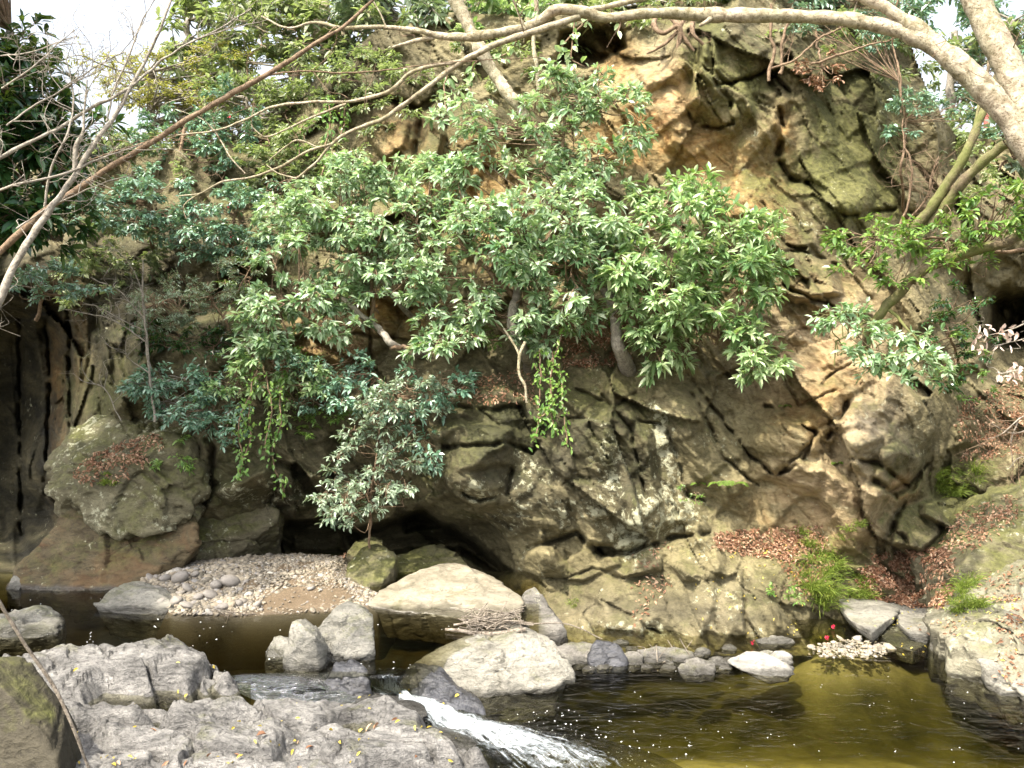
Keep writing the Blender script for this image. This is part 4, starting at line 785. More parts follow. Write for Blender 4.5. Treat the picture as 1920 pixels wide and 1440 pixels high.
def plant(name, label, cat, group, loc, parts):
    t = thing(name, label, cat, loc, group)
    for nm, obj_, mt in parts:
        if isinstance(obj_, Leaves):
            if not obj_.n(): continue
            v, f = obj_.build()
        elif isinstance(obj_, Tubes):
            if not obj_.v: continue
            v, f = obj_.build()
        else: v, f = obj_
        mesh(nm, v, f, M[mt], t, smooth=not isinstance(obj_, Leaves))
    return t

# ---- the three evergreens growing out of the cliff ledge
g_ev = 'broad-leaved evergreens rooted on the cliff ledge'
def evergreen(label, trunks, limbs, regions, base, leaf='big_leaf', l=.15, R_=.38, nt=9, per=7, w=.33):
    L, T, TR = Leaves(), Tubes(), Tubes(); sk = []
    for k, t in enumerate(trunks):
        p, r = pxline(rooted(t), .05, k); TR.add(p, r, 9); sk.append(p[len(p) // 3:])
    for k, t in enumerate(limbs):
        p, r = pxline(t, .08, k + 5); T.add(p, r, 6); sk.append(p)
    crown(L, T, regions, l, np.concatenate(sk), R_, w, 'whorl', nt, per)
    plant('evergreen_tree', label, 'tree', g_ev, P(*base), [('trunk', TR, 'grey_bark'), ('branches', T, 'brown_bark'), ('crown', L, leaf)])
evergreen('sunlit evergreen at the right, with drooping fans of long bright leaves', [[(1178,700,10.2,34),(1165,650,10.2,24),(1155,600,10.3,20),(1130,520,10.4,22),(1120,440,10.6,14)]],
 [[(1155,600,10.3,20),(1220,560,10.2,13),(1300,520,10.1,9),(1380,480,10.1,6)],[(1160,620,10.3,14),(1240,610,10.1,9),(1330,620,10,6),(1420,650,10,4)],[(1130,520,10.4,14),(1180,440,10.4,9),(1260,380,10.5,6)]],
 [(1290,440,130,80,10.3,.7,48),(1370,520,80,70,10.0,.5,26),(1250,540,120,70,10.0,.5,32),(1330,640,110,45,9.9,.4,16),(1250,640,60,50,9.9,.3,10),(1400,680,60,35,9.9,.3,7),(1270,350,90,30,10.8,.4,10),(1420,440,30,50,10.3,.3,5)], (1178,700,10.2), per=8, l=.15)
evergreen('tall evergreen in the middle, reaching from the leafy ledge up to the cliff top', [[(990,700,10.3,26),(978,650,10.3,22),(960,600,10.4,20),(975,520,10.6,16),(1000,420,10.8,13),(1075,330,11,9)]],
 [[(975,560,10.6,14),(900,500,10.5,9),(850,430,10.5,6)],[(990,470,10.6,12),(1060,400,10.7,8),(1100,300,10.9,5)],[(985,520,10.6,12),(1080,500,10.3,8),(1150,470,10.2,5)],[(1120,440,10.9,10),(1080,330,11,8),(1060,240,11.1,6),(1090,180,11.2,4)]],
 [(1000,430,180,90,10.5,.7,62),(900,470,110,90,10.3,.6,34),(1060,520,110,70,10.2,.5,28),(1080,400,110,70,10.5,.5,26),(960,320,140,50,11,.5,22),(880,230,80,45,11.2,.5,11),(1080,170,90,30,11.3,.5,12),(1120,260,90,60,11.2,.5,15),(1130,330,70,40,11.1,.4,8),(930,590,90,50,10.3,.4,16),(1050,600,60,45,10.3,.3,8),(1000,240,70,60,11.2,.4,10),(1150,200,60,40,11.2,.4,8),(1060,160,60,30,11.3,.4,6)], (990,700,10.3), l=.13, leaf='pale_leaf', w=.36)
evergreen('wide pale-leaved evergreen at the left of the ledge, arching over the bare ochre rock', [[(800,670,10.4,16),(740,650,10.3,14),(700,610,10.4,12),(640,560,10.4,9)],[(790,610,10.6,12),(740,560,10.6,9),(690,480,10.7,7)]],
 [[(700,610,10.4,9),(690,520,10.6,7),(660,420,10.8,5)],[(800,600,10.6,10),(800,500,10.7,8),(780,400,10.9,5)],[(640,560,10.4,7),(570,560,10.3,5),(510,570,10.2,4)],[(735,655,10.3,9),(780,650,10,7),(850,645,9.9,5)]],
 [(680,400,150,80,10.9,.7,58),(600,470,110,80,10.6,.6,40),(780,430,110,90,10.8,.6,34),(560,560,90,45,10.3,.5,22),(500,600,60,40,10.2,.4,12),(620,600,60,35,10.3,.3,8),(700,330,120,45,11.2,.5,26),(560,400,70,60,10.9,.5,18),(830,350,90,50,11.1,.4,16),(700,520,130,40,10.4,.5,22),(850,640,80,26,9.9,.3,11),(520,640,60,40,10.3,.3,8),(850,560,70,50,10.3,.3,12)], (800,670,10.4), l=.115, w=.40, leaf='pale_leaf', R_=.34)
# ---- shrubs
def shrub(label, stems, regions, base, leaf, l, R_=.28, kind='alt', nt=8, per=7, w=.42, name='shrub', cat='shrub', group=None, bark='brown_bark', flowers=0, out=(0, -.5, .15), flat=.35):
    L, T, S = Leaves(), Tubes(), Tubes(); sk = []
    for k, t in enumerate(stems):
        p, r = pxline(rooted(t) if k == 0 else t, .04, k + 3); S.add(p, r, 6); sk.append(p)
    crown(L, T, regions, l, np.concatenate(sk) if sk else None, R_, w, kind, nt, per, .0025, .006, out, flat)
    parts = [('stem', S, bark), ('twigs', T, bark), ('foliage', L, leaf)]
    if flowers:
        for k in range(flowers):
            Fl = Leaves()
            rg = regions[k % len(regions)]; c = P(rg[0] + rng.uniform(-.8, .8) * rg[2], rg[1] + rng.uniform(-.7, .7) * rg[3], rg[4] - rg[5] * .9)
            whorl(Fl, c, unit(np.array([0, -1, .2])), 5, .022, .8)
            parts.append(('flower', Fl, 'petal'))
    return plant(name, label, cat, group, P(*base), parts)
shrub('silvery grey-green shrub hanging down to the cave mouth on a thin upright stem', [[(693,1030,10.0,5),(693,960,9.95,5),(700,880,9.9,5),(720,780,9.9,4),(745,720,10,3)],[(700,880,9.9,4),(740,840,9.8,3),(780,800,9.9,2)]],
 [(660,920,65,45,9.75,.35,22),(740,880,50,50,9.75,.3,18),(690,830,60,40,9.85,.3,16),(730,770,70,60,9.9,.35,20),(780,740,60,50,9.9,.3,10),(650,960,40,20,9.7,.2,7),(760,930,30,30,9.7,.2,5)], (693,1030,10.0), 'grey_leaf', .075, R_=.26, kind='whorl', nt=9, per=6, w=.38)
shrub('dark green shrub in the shade under the left evergreen, above the silvery one', [[(760,790,10.2,7),(740,740,10.2,6),(700,700,10.2,4)]], [(770,760,80,50,10.1,.35,20),(830,710,70,40,10.1,.3,12),(660,730,60,45,10.2,.3,12),(800,840,40,30,10.1,.3,6)], (760,790,10.2), 'blue_leaf', .09, kind='whorl', nt=7, per=6)
shrub('glossy blue-green camellia high on the left cliff, right of the dark tree', [[(290,500,11.8,9),(285,440,11.8,7),(280,380,11.8,5)]], [(270,385,90,55,11.5,.6,44),(150,360,60,50,11.6,.5,16),(330,430,60,40,11.7,.4,14),(220,400,40,40,11.7,.4,10),(300,330,60,30,11.9,.4,10)], (290,500,11.8), 'blue_leaf', .085, flowers=1)
shrub('camellia with pink blossoms between the blue-green one and the pale evergreen', [[(430,520,11.6,9),(430,450,11.5,7),(440,400,11.5,5)]], [(430,400,100,50,11.4,.5,32),(400,460,80,40,11.4,.4,18),(480,440,60,50,11.4,.4,14),(470,360,60,25,11.6,.4,10)], (430,520,11.6), 'blue_leaf', .085, flowers=3)
shrub('camellia with pink blossoms spilling over the upper left cliff edge', [[(330,330,13,9),(340,270,13,7),(350,230,13,5)]], [(330,250,100,45,12.8,.5,24),(420,260,70,60,12.7,.4,20),(240,260,60,40,12.9,.4,12),(440,190,60,40,13,.4,10)], (330,330,13), 'blue_leaf', .09, flowers=2)
shrub('fine-leaved grassy shrub with tan twigs on the left cliff, below the camellias', [[(440,665,10.8,6),(420,600,10.7,5),(390,550,10.7,4)],[(400,560,10.7,4),(330,560,10.6,3),(280,580,10.6,3)],[(420,600,10.7,4),(460,520,10.8,3),(490,470,10.9,3)]],
 [(340,560,110,40,10.6,.35,50),(410,540,60,50,10.7,.3,20),(300,600,60,25,10.6,.3,12),(460,500,30,40,10.8,.2,10)], (440,665,10.8), 'grey_leaf', .045, R_=.24, nt=9, per=9, w=.25)
shrub('dark holly-like shrub under the fine-leaved one, in shade', [[(330,700,10.8,5),(340,640,10.8,4)]], [(340,630,80,30,10.7,.3,16),(400,640,40,25,10.7,.3,8),(280,620,30,30,10.7,.2,6)], (330,700,10.8), 'dark_leaf', .065)
shrub('small shrub with blue-green leaves above the great grey block', [[(300,790,10.3,6),(290,730,10.3,5),(276,640,10.4,4),(268,560,10.4,3)]], [(280,715,60,22,10.2,.25,14),(340,720,50,30,10.3,.25,10),(300,760,40,25,10.2,.2,7),(380,780,40,25,10.2,.2,6)], (300,790,10.3), 'blue_leaf', .075, bark='grey_bark')
shrub('leafy shoots hanging over the left end of the ledge, bright green', [[(560,700,10.5,6),(500,700,10.3,5),(450,690,10.2,4)]], [(500,690,70,40,10.3,.35,16),(440,730,40,35,10.2,.25,8),(570,740,60,40,10.4,.3,10),(620,700,50,30,10.5,.3,8)], (560,700,10.5), 'big_leaf', .10, kind='whorl', nt=7, per=6)
shrub('small dark-leaved shrub spreading below the leaning left branch, before the dark cave wall', [[(60,600,9.8,8),(80,560,9.8,6),(130,555,9.8,4),(180,545,9.8,3)]], [(110,520,60,28,9.8,.4,16),(60,530,40,25,9.8,.3,8),(170,545,30,15,9.8,.3,5)], (60,600,9.8), 'blue_leaf', .065, bark='brown_bark')
shrub('bluish-leaved shrub above the left vines, under the pale evergreen', [[(590,760,10.5,6),(580,700,10.5,5),(560,660,10.5,4)]], [(560,670,70,35,10.4,.3,14),(640,690,50,35,10.4,.3,10),(600,740,60,30,10.3,.3,10),(400,700,50,35,10.4,.3,8)], (590,760,10.5), 'blue_leaf', .08, kind='whorl', nt=7, per=6)
shrub('low dark-green bush on the brow between the great grey block and the left vines', [[(410,830,10.1,6),(400,790,10.1,5),(390,760,10.1,4)]], [(400,770,50,30,10.0,.25,12),(350,760,35,25,10.0,.2,6),(430,800,30,30,10.0,.2,5)], (410,830,10.1), 'blue_leaf', .07)
# right-hand shrubs
g_rt = 'leafy boughs on the right'
shrub('bough of broad whorled leaves hanging before the pale crag at the right', [[(1930,432,8.4,22),(1880,455,8.4,20),(1800,480,8.5,20),(1730,505,8.6,20),(1690,545,8.7,20),(1650,590,8.8,18),(1625,640,9.0,14),(1640,700,9.1,8)],[(1660,575,8.8,8),(1700,620,8.5,5),(1740,660,8.4,3)],[(1640,600,8.8,7),(1600,620,8.6,4),(1570,640,8.5,3)]],
 [(1600,610,60,35,8.5,.3,15),(1690,650,50,35,8.4,.3,9),(1735,685,30,25,8.3,.2,6),(1640,640,60,30,8.4,.2,8),(1560,660,25,20,8.5,.2,3),(1660,690,30,20,8.4,.2,4)], (1930,432,8.4), 'pale_leaf', .105, R_=.26, kind='whorl', nt=5, per=6, group=g_rt, name='tree_bough', cat='bough', bark='moss_bark')
shrub('spreading green bough above the gnarled dark branch at the right', [[(1930,470,8.6,8),(1850,470,8.6,6),(1760,450,8.7,5),(1650,450,8.8,4)]],
 [(1640,445,80,25,8.8,.35,16),(1740,450,80,35,8.7,.4,18),(1850,400,70,40,8.4,.4,14),(1890,370,60,40,8.2,.4,10),(1600,500,40,25,8.9,.2,6),(1800,490,60,20,8.5,.3,6),(1690,520,40,20,8.7,.2,4)], (1930,470,8.6), 'vine_leaf', .085, R_=.27, kind='whorl', nt=7, per=6, group=g_rt, name='tree_bough', cat='bough')
shrub('cluster of big blue-white leaves poking in at the right edge, upper half', [[(1960,300,6.5,8),(1910,290,6.5,6),(1870,300,6.5,4)]], [(1900,290,40,25,6.4,.2,8),(1915,250,30,20,6.4,.2,4)], (1960,300,6.5), 'grey_leaf', .10, R_=.2, kind='whorl', nt=5, per=6, group=g_rt, name='tree_bough', cat='bough')
shrub('dark small-leaved shrub in the shaded cleft at the right', [[(1800,720,11.2,6),(1790,650,11.2,5),(1770,600,11.2,4)]], [(1760,620,60,40,11.1,.4,14),(1800,560,50,40,11.2,.4,8),(1820,660,40,40,11.2,.4,8),(1750,700,60,30,10.9,.3,8)], (1800,720,11.2), 'dark_leaf', .07)
shrub('loose shrub with small leaves growing on the right shoulder of the cliff top', [[(1700,420,11,6),(1690,330,11,5),(1700,250,11,5),(1690,150,11,4)]], [(1720,190,50,25,11,.4,10),(1780,210,50,40,11.3,.4,12),(1650,60,80,30,11.6,.4,16),(1560,50,80,30,11.8,.4,12),(1690,250,30,15,10.9,.2,4)], (1700,420,11), 'blue_leaf', .075)
# ---- hanging vines
def vine(label, strands, leaf='vine_leaf', l=.06, dens=1.0, group='hanging vines', base=None):
    L, T = Leaves(), Tubes()
    for k, s_ in enumerate(strands):
        p, r = pxline([(x, y, Y, 3) for x, y, Y in s_], .05, k + 9); T.add(p, r, 4, False)
        ln = np.linalg.norm(np.diff(p, axis=0), axis=1).sum(); n = int(ln * 55 * dens); i = rng.integers(0, len(p), n); b = p[i] + rng.normal(0, .035, (n, 3))
        ll = l * rng.uniform(.6, 1.2, n); L.add(b, unit(rv(n) + np.array([0, -.6, -.6])), unit(np.array([0, -.8, .6]) + rng.normal(0, .35, (n, 3))), ll, ll * .55)
    b = base or strands[0][0]
    plant('hanging_vine', label, 'vine', group, P(*b), [('stem', T, 'brown_bark'), ('foliage', L, leaf)])
vine('bright vine trailing in strands over the dark mossy rock in the middle', [[(1010,660,9.9),(1015,720,9.75),(1010,790,9.65),(1005,830,9.6)],[(1040,660,9.9),(1035,730,9.7),(1030,780,9.65),(1045,810,9.6)],[(1050,680,9.85),(1055,760,9.65),(1065,830,9.6)],[(1000,680,9.9),(1040,745,9.7),(1010,790,9.6)],[(1080,560,10.1),(1060,620,9.95),(1030,680,9.85)]], dens=1.6)
vine('bright vine hanging in strands down the shaded rock left of the silvery shrub', [[(480,690,10.1),(470,760,9.9),(465,840,9.8),(450,890,9.75)],[(500,700,10.1),(510,790,9.9),(500,850,9.8)],[(530,700,10.2),(525,770,10),(515,860,9.9),(530,920,9.9)],[(470,740,9.9),(445,800,9.8),(455,860,9.75)]], dens=1.5)
vine('thin creeper on the shaded ochre rock left of the bare branch fork', [[(620,180,12.5),(620,250,12.3),(600,330,12)],[(650,190,12.5),(640,260,12.3)],[(610,200,12.4),(570,240,12.4),(560,290,12.2)]], l=.07, dens=1.8)
vine('leafy creeper dangling from the cliff top under the pale branch', [[(1070,20,11.4),(1075,60,11.3),(1070,110,11.2),(1098,125,11.2)],[(1100,40,11.4),(1060,80,11.2),(1050,110,11.2)],[(1165,20,11.6),(1160,60,11.5)],[(840,130,11.8),(832,180,11.6),(838,210,11.5)],[(1010,10,11.6),(960,90,11.6),(890,120,11.6),(880,200,11.5)]], 'big_leaf', .12, .45)

# ================================================================== BARE BRANCHES IN FRONT
def bare(name, label, cat, limbs, base, bark, twig_n=0, ln=.35, r0=.006, depth=2, trunk_n=1, jit=.04, group=None, up=.25, tips=None, sides=10):
    t = thing(name, label, cat, P(*base), group); TR, LI, TW = Tubes(), Tubes(), Tubes()
    for k, l in enumerate(limbs):
        p, r = pxline(l, jit, k + 2); r = r * (.78 + .16 * perlin(p * 9, 3) + .14 * perlin(p * 2.6, 8) + .22 * np.maximum(perlin(p * 5 + 3, 5) - .35, 0) * 3)
        (TR if k < trunk_n else LI).add(p, r, sides if r.max() > .015 else 6)
        if twig_n: twiggy(TW, p, r, int(twig_n * (1.0 if k >= trunk_n else .5)), ln, r0, 4, depth, up)
    for nm, T_, mt in (('trunk', TR, bark), ('limbs', LI, bark), ('twigs', TW, 'brown_bark' if bark != 'grey_bark' else bark)):
        if T_.v: v, f = T_.build(); mesh(nm, v, f, M[mt], t)
    return t
bare('leaning_tree', 'pale-barked bare tree leaning in from the right, its long limb crossing the whole top', 'tree',
 [[(2030,540,5.7,100),(1985,380,5.8,86),(1932,235,5.9,76),(1888,120,6.0,68),(1838,20,6.1,62),(1800,-60,6.2,60)],
  [(1945,300,5.85,66),(1880,205,5.9,54),(1800,125,6.0,46),(1745,82,6.1,42),(1680,55,6.2,38),(1600,38,6.3,34),(1500,31,6.4,33),(1400,30,6.4,30),(1300,26,6.5,27),(1220,26,6.5,25),(1140,32,6.6,24),(1090,22,6.6,24),(1040,20,6.6,24),(1000,48,6.7,24),(950,60,6.8,21),(890,70,6.8,20),(830,68,6.9,17),(790,58,6.9,13),(730,52,7,11),(690,50,7,10),(640,52,7,8),(590,42,7.1,6),(540,50,7.2,5),(490,30,7.3,4)],
  [(1590,-20,6.3,26),(1660,15,6.2,28),(1740,70,6.1,34),(1800,125,6,40)],[(1290,-30,6.6,14),(1200,-2,6.6,14),(1140,14,6.6,14),(1090,26,6.6,14)],
  [(1085,30,6.6,18),(1020,52,6.6,17),(940,80,6.7,15),(900,98,6.7,14),(860,120,6.8,13),(800,165,6.8,12),(745,205,6.9,11),(715,225,6.9,10),(660,245,7,8),(620,270,7,7),(590,305,7,6),(556,335,7,4)],
  [(870,114,6.8,9),(800,125,6.8,9),(765,140,6.9,9),(735,168,6.9,9),(690,182,7,8),(640,190,7,7),(580,192,7,6),(510,202,7.1,6),(460,225,7.1,5),(400,245,7.2,4),(330,255,7.3,3)],
  [(650,196,7,6),(600,215,7,5),(540,240,7.1,4),(500,256,7.1,4),(480,245,7.1,3),(470,232,7.1,2)],[(815,70,6.9,11),(780,76,6.9,10),(735,88,6.9,6)],
  [(620,270,7,6),(570,285,7,6),(530,310,7.1,6),(480,330,7.1,5),(420,340,7.1,5),(375,362,7.2,4),(335,368,7.2,3)],[(600,278,7,4),(560,262,7,4),(535,275,7.1,3),(505,300,7.1,2)],
  [(725,54,7,5),(715,30,7,4),(700,5,7,3),(690,-20,7,3)],[(985,55,6.7,6),(975,30,6.7,4),(960,-10,6.7,3)],[(1340,28,6.5,12),(1325,40,6.4,9),(1312,48,6.4,5)],[(1600,35,6.3,5),(1605,15,6.3,4),(1612,-5,6.3,3)],
  [(375,362,7.2,4),(345,385,7.2,3),(350,410,7.2,2)],[(460,325,7.1,3),(430,290,7.1,3),(405,250,7.2,3),(380,225,7.2,2),(330,205,7.2,2)],[(556,335,7,4),(520,325,7.05,3),(500,310,7.1,2)]],
 (2010,520,5.7), 'pale_bark', 2, .28, .004, 2, trunk_n=1, jit=.012, sides=16)
bare('bare_tree', 'straight brown bare tree slanting from the left edge to the top, crossing the grey one', 'tree',
 [[(-60,520,5.6,19),(0,468,5.7,17),(95,388,5.8,16),(150,350,5.9,15),(210,312,6,15),(320,246,6.1,14),(430,180,6.2,13),(500,140,6.3,12),(590,82,6.4,10),(650,45,6.5,8),(720,-20,6.6,6)],
  [(500,140,6.3,5),(560,132,6.3,4),(640,138,6.4,4),(720,130,6.5,3),(830,118,6.6,2),(930,112,6.8,2),(1040,105,7,1.5)],[(300,258,6.1,4),(240,275,6.1,3),(170,300,6.1,3)]], (-60,520,5.6), 'brown_bark', 5, .35, .004, 2, trunk_n=1, jit=.02, sides=12)
bare('bare_tree', 'slender grey bare tree forking many times at the far left, leaning right', 'tree',
 [[(-60,690,5.2,25),(-20,610,5.3,22),(15,540,5.4,19),(60,450,5.5,16),(100,385,5.6,14),(145,320,5.7,12),(200,240,5.8,11),(245,165,5.9,9),(275,100,6,7),(310,40,6,6),(330,-20,6.1,5)],
  [(145,320,5.7,12),(150,270,5.7,10),(160,245,5.7,8),(158,215,5.7,6),(163,185,5.7,4),(166,150,5.7,3)],[(245,162,5.9,7),(300,115,6,6),(345,85,6,5),(400,55,6.1,4),(470,20,6.2,3)],
  [(-20,305,5.5,11),(40,278,5.6,10),(95,250,5.7,9),(140,222,5.8,8),(200,185,5.8,8),(250,155,5.9,7)],[(-10,358,5.5,7),(50,340,5.5,6),(110,328,5.6,6),(150,312,5.7,6),(210,290,5.8,4),(270,268,5.9,3)],
  [(85,388,5.6,6),(92,345,5.6,6),(108,290,5.6,5),(128,250,5.6,5),(132,200,5.7,4),(128,140,5.7,3),(120,100,5.7,2)],[(200,230,5.8,5),(220,160,5.9,4),(260,60,6,4),(275,20,6,3),(300,-20,6,2)],
  [(0,162,5.6,4),(60,125,5.6,4),(100,90,5.7,3),(135,55,5.7,2)],[(0,105,5.7,3),(80,90,5.7,3),(145,70,5.8,2)],[(330,88,6,4),(420,60,6.1,3),(500,40,6.2,2)],[(30,430,5.5,4),(100,385,5.7,3),(180,350,5.8,3),(250,330,6,2)],[(15,240,5.5,4),(60,205,5.6,4),(120,165,5.7,3),(200,130,5.8,2)],[(120,160,5.7,3),(190,120,5.8,3),(240,100,5.9,2)]],
 (-60,690,5.2), 'grey_bark', 8, .32, .003, 2, trunk_n=1, jit=.025)
bare('leaning_tree', 'pale leaning trunk slanting down behind the crossing limb into the middle evergreen', 'tree', [[(835,-30,11.6,32),(880,50,11.5,29),(905,100,11.4,28),(935,150,11.4,27),(965,190,11.3,26),(1000,240,11.3,25),(1035,295,11.2,22),(1060,340,11.1,16)]], (1060,340,11.1), 'pale_bark', 0, jit=.03, sides=14)
bare('young_tree', 'short upright pale stem standing right of the leaning trunk near the cliff top', 'tree', [[(1010,170,11.8,10),(1008,120,11.8,10),(1003,70,11.9,9),(1008,20,12,9),(1000,-30,12,8)]], (1010,170,11.8), 'pale_bark', 3, .5, .006, 1, jit=.04)
bare('mossy_tree', 'two green-mossed stems leaning together beside the crag at the right', 'tree',
 [[(1700,450,8.9,24),(1730,410,8.8,24),(1770,355,8.7,23),(1810,285,8.6,22),(1840,220,8.6,19),(1860,180,8.6,16),(1880,120,8.7,12)],[(1745,430,8.8,22),(1775,385,8.7,24),(1815,335,8.5,24),(1870,285,8.3,24),(1925,245,8.1,24),(2000,190,8,22)],
  [(1825,255,8.6,10),(1838,190,8.7,8),(1850,150,8.8,7),(1870,60,8.9,6)]], (1700,450,8.9), 'moss_bark', 3, .5, .006, 2, trunk_n=2, jit=.03, sides=12)
bare('bare_bush', 'thin grey twiggy sapling with fine bare twigs above the great grey block', 'bush',
 [[(290,790,10.1,7),(283,700,10.1,6),(275,620,10.1,5),(270,540,10.1,4),(268,490,10.1,3)],[(272,640,10.1,4),(210,600,10,3),(120,580,10,2)],[(270,600,10.1,3),(230,550,10,2.5),(170,520,10,2)],[(280,700,10.1,3),(240,670,10,2),(235,640,10,1.5)],[(225,790,9.8,3),(200,730,9.8,2.5),(150,715,9.8,2)],[(268,560,10.1,3),(240,490,10.1,2),(200,450,10.1,1.5)],[(270,620,10.1,3),(190,580,10,2.4),(150,570,10,1.6)]], (290,790,10.1), 'grey_bark', 5, .35, .004, 2, jit=.03)
bare('bare_bush', 'leafless twigs tangled on the rim right of the crag, over the mossy stems', 'bush', [[(1440,150,11.2,9),(1450,100,11.2,8),(1445,60,11.2,7),(1450,10,11.3,6)],[(1460,140,11.2,8),(1470,90,11.2,7),(1480,20,11.3,6)],[(1450,130,11.1,6),(1500,110,11,5),(1560,60,11,4),(1600,40,11,3)],[(1520,120,11,6),(1600,100,11,5),(1660,75,11,4),(1720,70,11,3)],[(1690,210,10.8,5),(1685,140,10.9,5),(1670,70,11,4),(1680,0,11,4)]], (1440,150,11.2), 'brown_bark', 6, .5, .005, 2, jit=.06)
bare('bare_bush', 'brown leafless bush on the slope between the crag and the mossy stems', 'bush', [[(1690,430,9.6,6),(1710,350,9.6,5),(1700,280,9.6,4),(1690,220,9.7,3)],[(1700,420,9.6,6),(1740,360,9.5,5),(1760,300,9.5,3)],[(1740,400,9.4,4),(1800,330,9.4,3)],[(1780,420,9.3,4),(1760,350,9.3,3),(1740,330,9.3,2)]], (1690,430,9.6), 'brown_bark', 8, .5, .004, 2, jit=.05)
bare('hanging_root', 'bare crooked stem dangling over the dark hollow in the middle of the ledge', 'root', [[(985,640,10.0,9),(975,665,9.95,9),(975,700,9.9,8),(985,725,9.85,7),(988,755,9.85,5)],[(975,670,9.95,7),(960,640,10,6),(945,615,10.1,5)]], (985,640,10.0), 'pale_bark', 0, jit=.02)
# twigs with withered pale leaves, right edge
def withered(label, limbs, pts, base):
    T, L = Tubes(), Leaves()
    for k, l in enumerate(limbs): p, r = pxline(l, .02, k); T.add(p, r, 5, False); twiggy(T, p, r, 4, .12, .002, 3, 1)
    for x, y, Y, n in pts:
        for _ in range(n): L.add(P(x + rng.normal(0, 9), y + rng.normal(0, 7), Y + rng.normal(0, .03)), unit(rv() + np.array([0, -.2, -.8])), unit(rv() + np.array([0, -1, 0])), rng.uniform(.035, .055), rng.uniform(.02, .032))
    plant('withered_twig', label, 'twig', 'withered twigs at the right edge', P(*base), [('stem', T, 'grey_bark'), ('leaves', L, 'dead_pale')])
withered('twig of withered pinkish-white leaves against the black cleft at the right edge', [[(1960,590,5.5,4),(1910,610,5.5,3),(1870,625,5.5,2),(1840,632,5.5,1.5)],[(1950,625,5.5,3),(1900,640,5.5,2),(1860,650,5.5,1.5)]], [(1860,612,5.5,6),(1880,620,5.5,7),(1850,630,5.5,5),(1900,618,5.5,4),(1842,650,5.5,4),(1875,640,5.5,4),(1912,630,5.5,3)], (1960,590,5.5))
withered('lower twig of withered pinkish-white leaves at the right edge, above the brown slope', [[(1970,680,5.4,4),(1920,690,5.4,3),(1880,700,5.4,2),(1866,700,5.4,1.5)]], [(1905,690,5.4,8),(1880,702,5.4,5),(1915,700,5.4,6),(1895,698,5.4,4)], (1970,680,5.4))
bare('bare_twig', 'pale leafless twigs reaching in at the right edge above the gully', 'twig', [[(1960,760,5.4,5),(1915,780,5.4,4),(1880,810,5.4,3),(1850,820,5.4,2)],[(1915,780,5.4,4),(1900,830,5.4,3),(1905,880,5.4,2)],[(1960,850,5.4,4),(1910,860,5.4,3),(1890,880,5.4,2)],[(1940,800,5.4,3),(1900,810,5.4,2),(1860,790,5.4,1.5)]], (1960,760,5.4), 'dead_wood', 7, .22, .0025, 2, jit=.02)
bare('stick', 'thin dead stick slanting down across the rocks at the bottom left', 'stick', [[(-30,1080,4.7,9),(0,1132,4.75,9),(45,1205,4.8,9),(100,1285,4.85,9),(135,1360,4.85,8),(172,1455,4.9,7)]], (172,1455,4.9), 'dead_wood', 0, jit=.006)

# ================================================================== DARK TREE AT THE LEFT AND THE WOOD BEHIND
L, T, TR = Leaves(), Tubes(), Tubes(); sk = []
for k, t_ in enumerate([[(-180,900,8.6,60),(-120,600,8.6,50),(-60,380,8.6,40),(-20,200,8.7,26),(20,60,8.8,14)]]): p, r = pxline(t_, .08, k); TR.add(p, r, 10); sk.append(p)
for k, t_ in enumerate([[(-90,450,8.6,22),(0,400,8.5,14),(90,360,8.4,8)],[(-60,380,8.6,20),(40,260,8.5,12),(130,180,8.4,6)],[(-70,350,8.6,24),(-250,250,8.2,14),(-420,150,8,8)]]): p, r = pxline(t_, .08, k); T.add(p, r, 7); sk.append(p)
crown(L, T, [(60,330,110,120,8.5,.6,60),(30,190,90,100,8.6,.6,44),(120,250,70,80,8.6,.5,22),(10,100,60,50,8.7,.5,16),(110,400,70,40,8.5,.4,14),(-200,250,200,230,8.2,1.1,90),(-500,150,250,260,7.6,1.2,80),(-300,-60,260,120,7.6,1.2,50),(-520,-80,240,200,10.1,1.6,130),(-290,-470,300,200,8.1,1.1,60),(-330,-330,200,160,8.8,1.0,50)], .16, np.concatenate(sk), .42, .38, 'whorl', 8, 6)  # clumps left of and above the view are added to shade the left cliff
plant('evergreen_tree', 'dark glossy-leaved evergreen filling the upper left corner, plus unseen clumps added for shade', 'tree', None, P(-180,900,8.6), [('trunk', TR, 'grey_bark'), ('branches', T, 'brown_bark'), ('crown', L, 'dark_leaf')])
WOOD = 'trees of the wood above the cliff'
def forest(label, trunk, regions, leaf='forest_leaf', l=.17, R_=.6, kind='alt', bark='grey_bark', extra=()):
    L, T, TR = Leaves(), Tubes(), Tubes(); sk = []
    for k, t_ in enumerate([trunk] + list(extra)): p, r = pxline(t_, .15, k + 1); TR.add(p, r, 8); sk.append(p[len(p) // 3:])
    crown(L, T, regions, l, np.concatenate(sk), R_, .42, kind, 9, 7, .006, .018)
    plant('forest_tree', label, 'tree', WOOD, P(*trunk[0][:3]), [('trunk', TR, bark), ('branches', T, bark), ('crown', L, leaf)])
forest('green tree on the slope right of the bright sky gap', [(350,330,16,22),(345,220,16,18),(350,100,16,14),(355,-20,16,10)], [(370,80,70,60,16,1.2,24),(420,160,80,60,16,1.2,24),(360,170,50,50,16,1.2,10),(430,10,90,50,16,1.2,22)])
forest('airy tree with yellow-green young leaves on the left slope', [(300,330,14.5,12),(290,230,14.5,10),(280,140,14.5,7)], [(330,170,100,50,14.5,.9,34),(270,130,60,50,14.5,.9,18),(400,200,80,40,14.5,.9,20),(230,150,50,50,14.6,.8,12),(420,120,60,40,14.5,.9,12)], 'yellow_leaf', .075, .5)
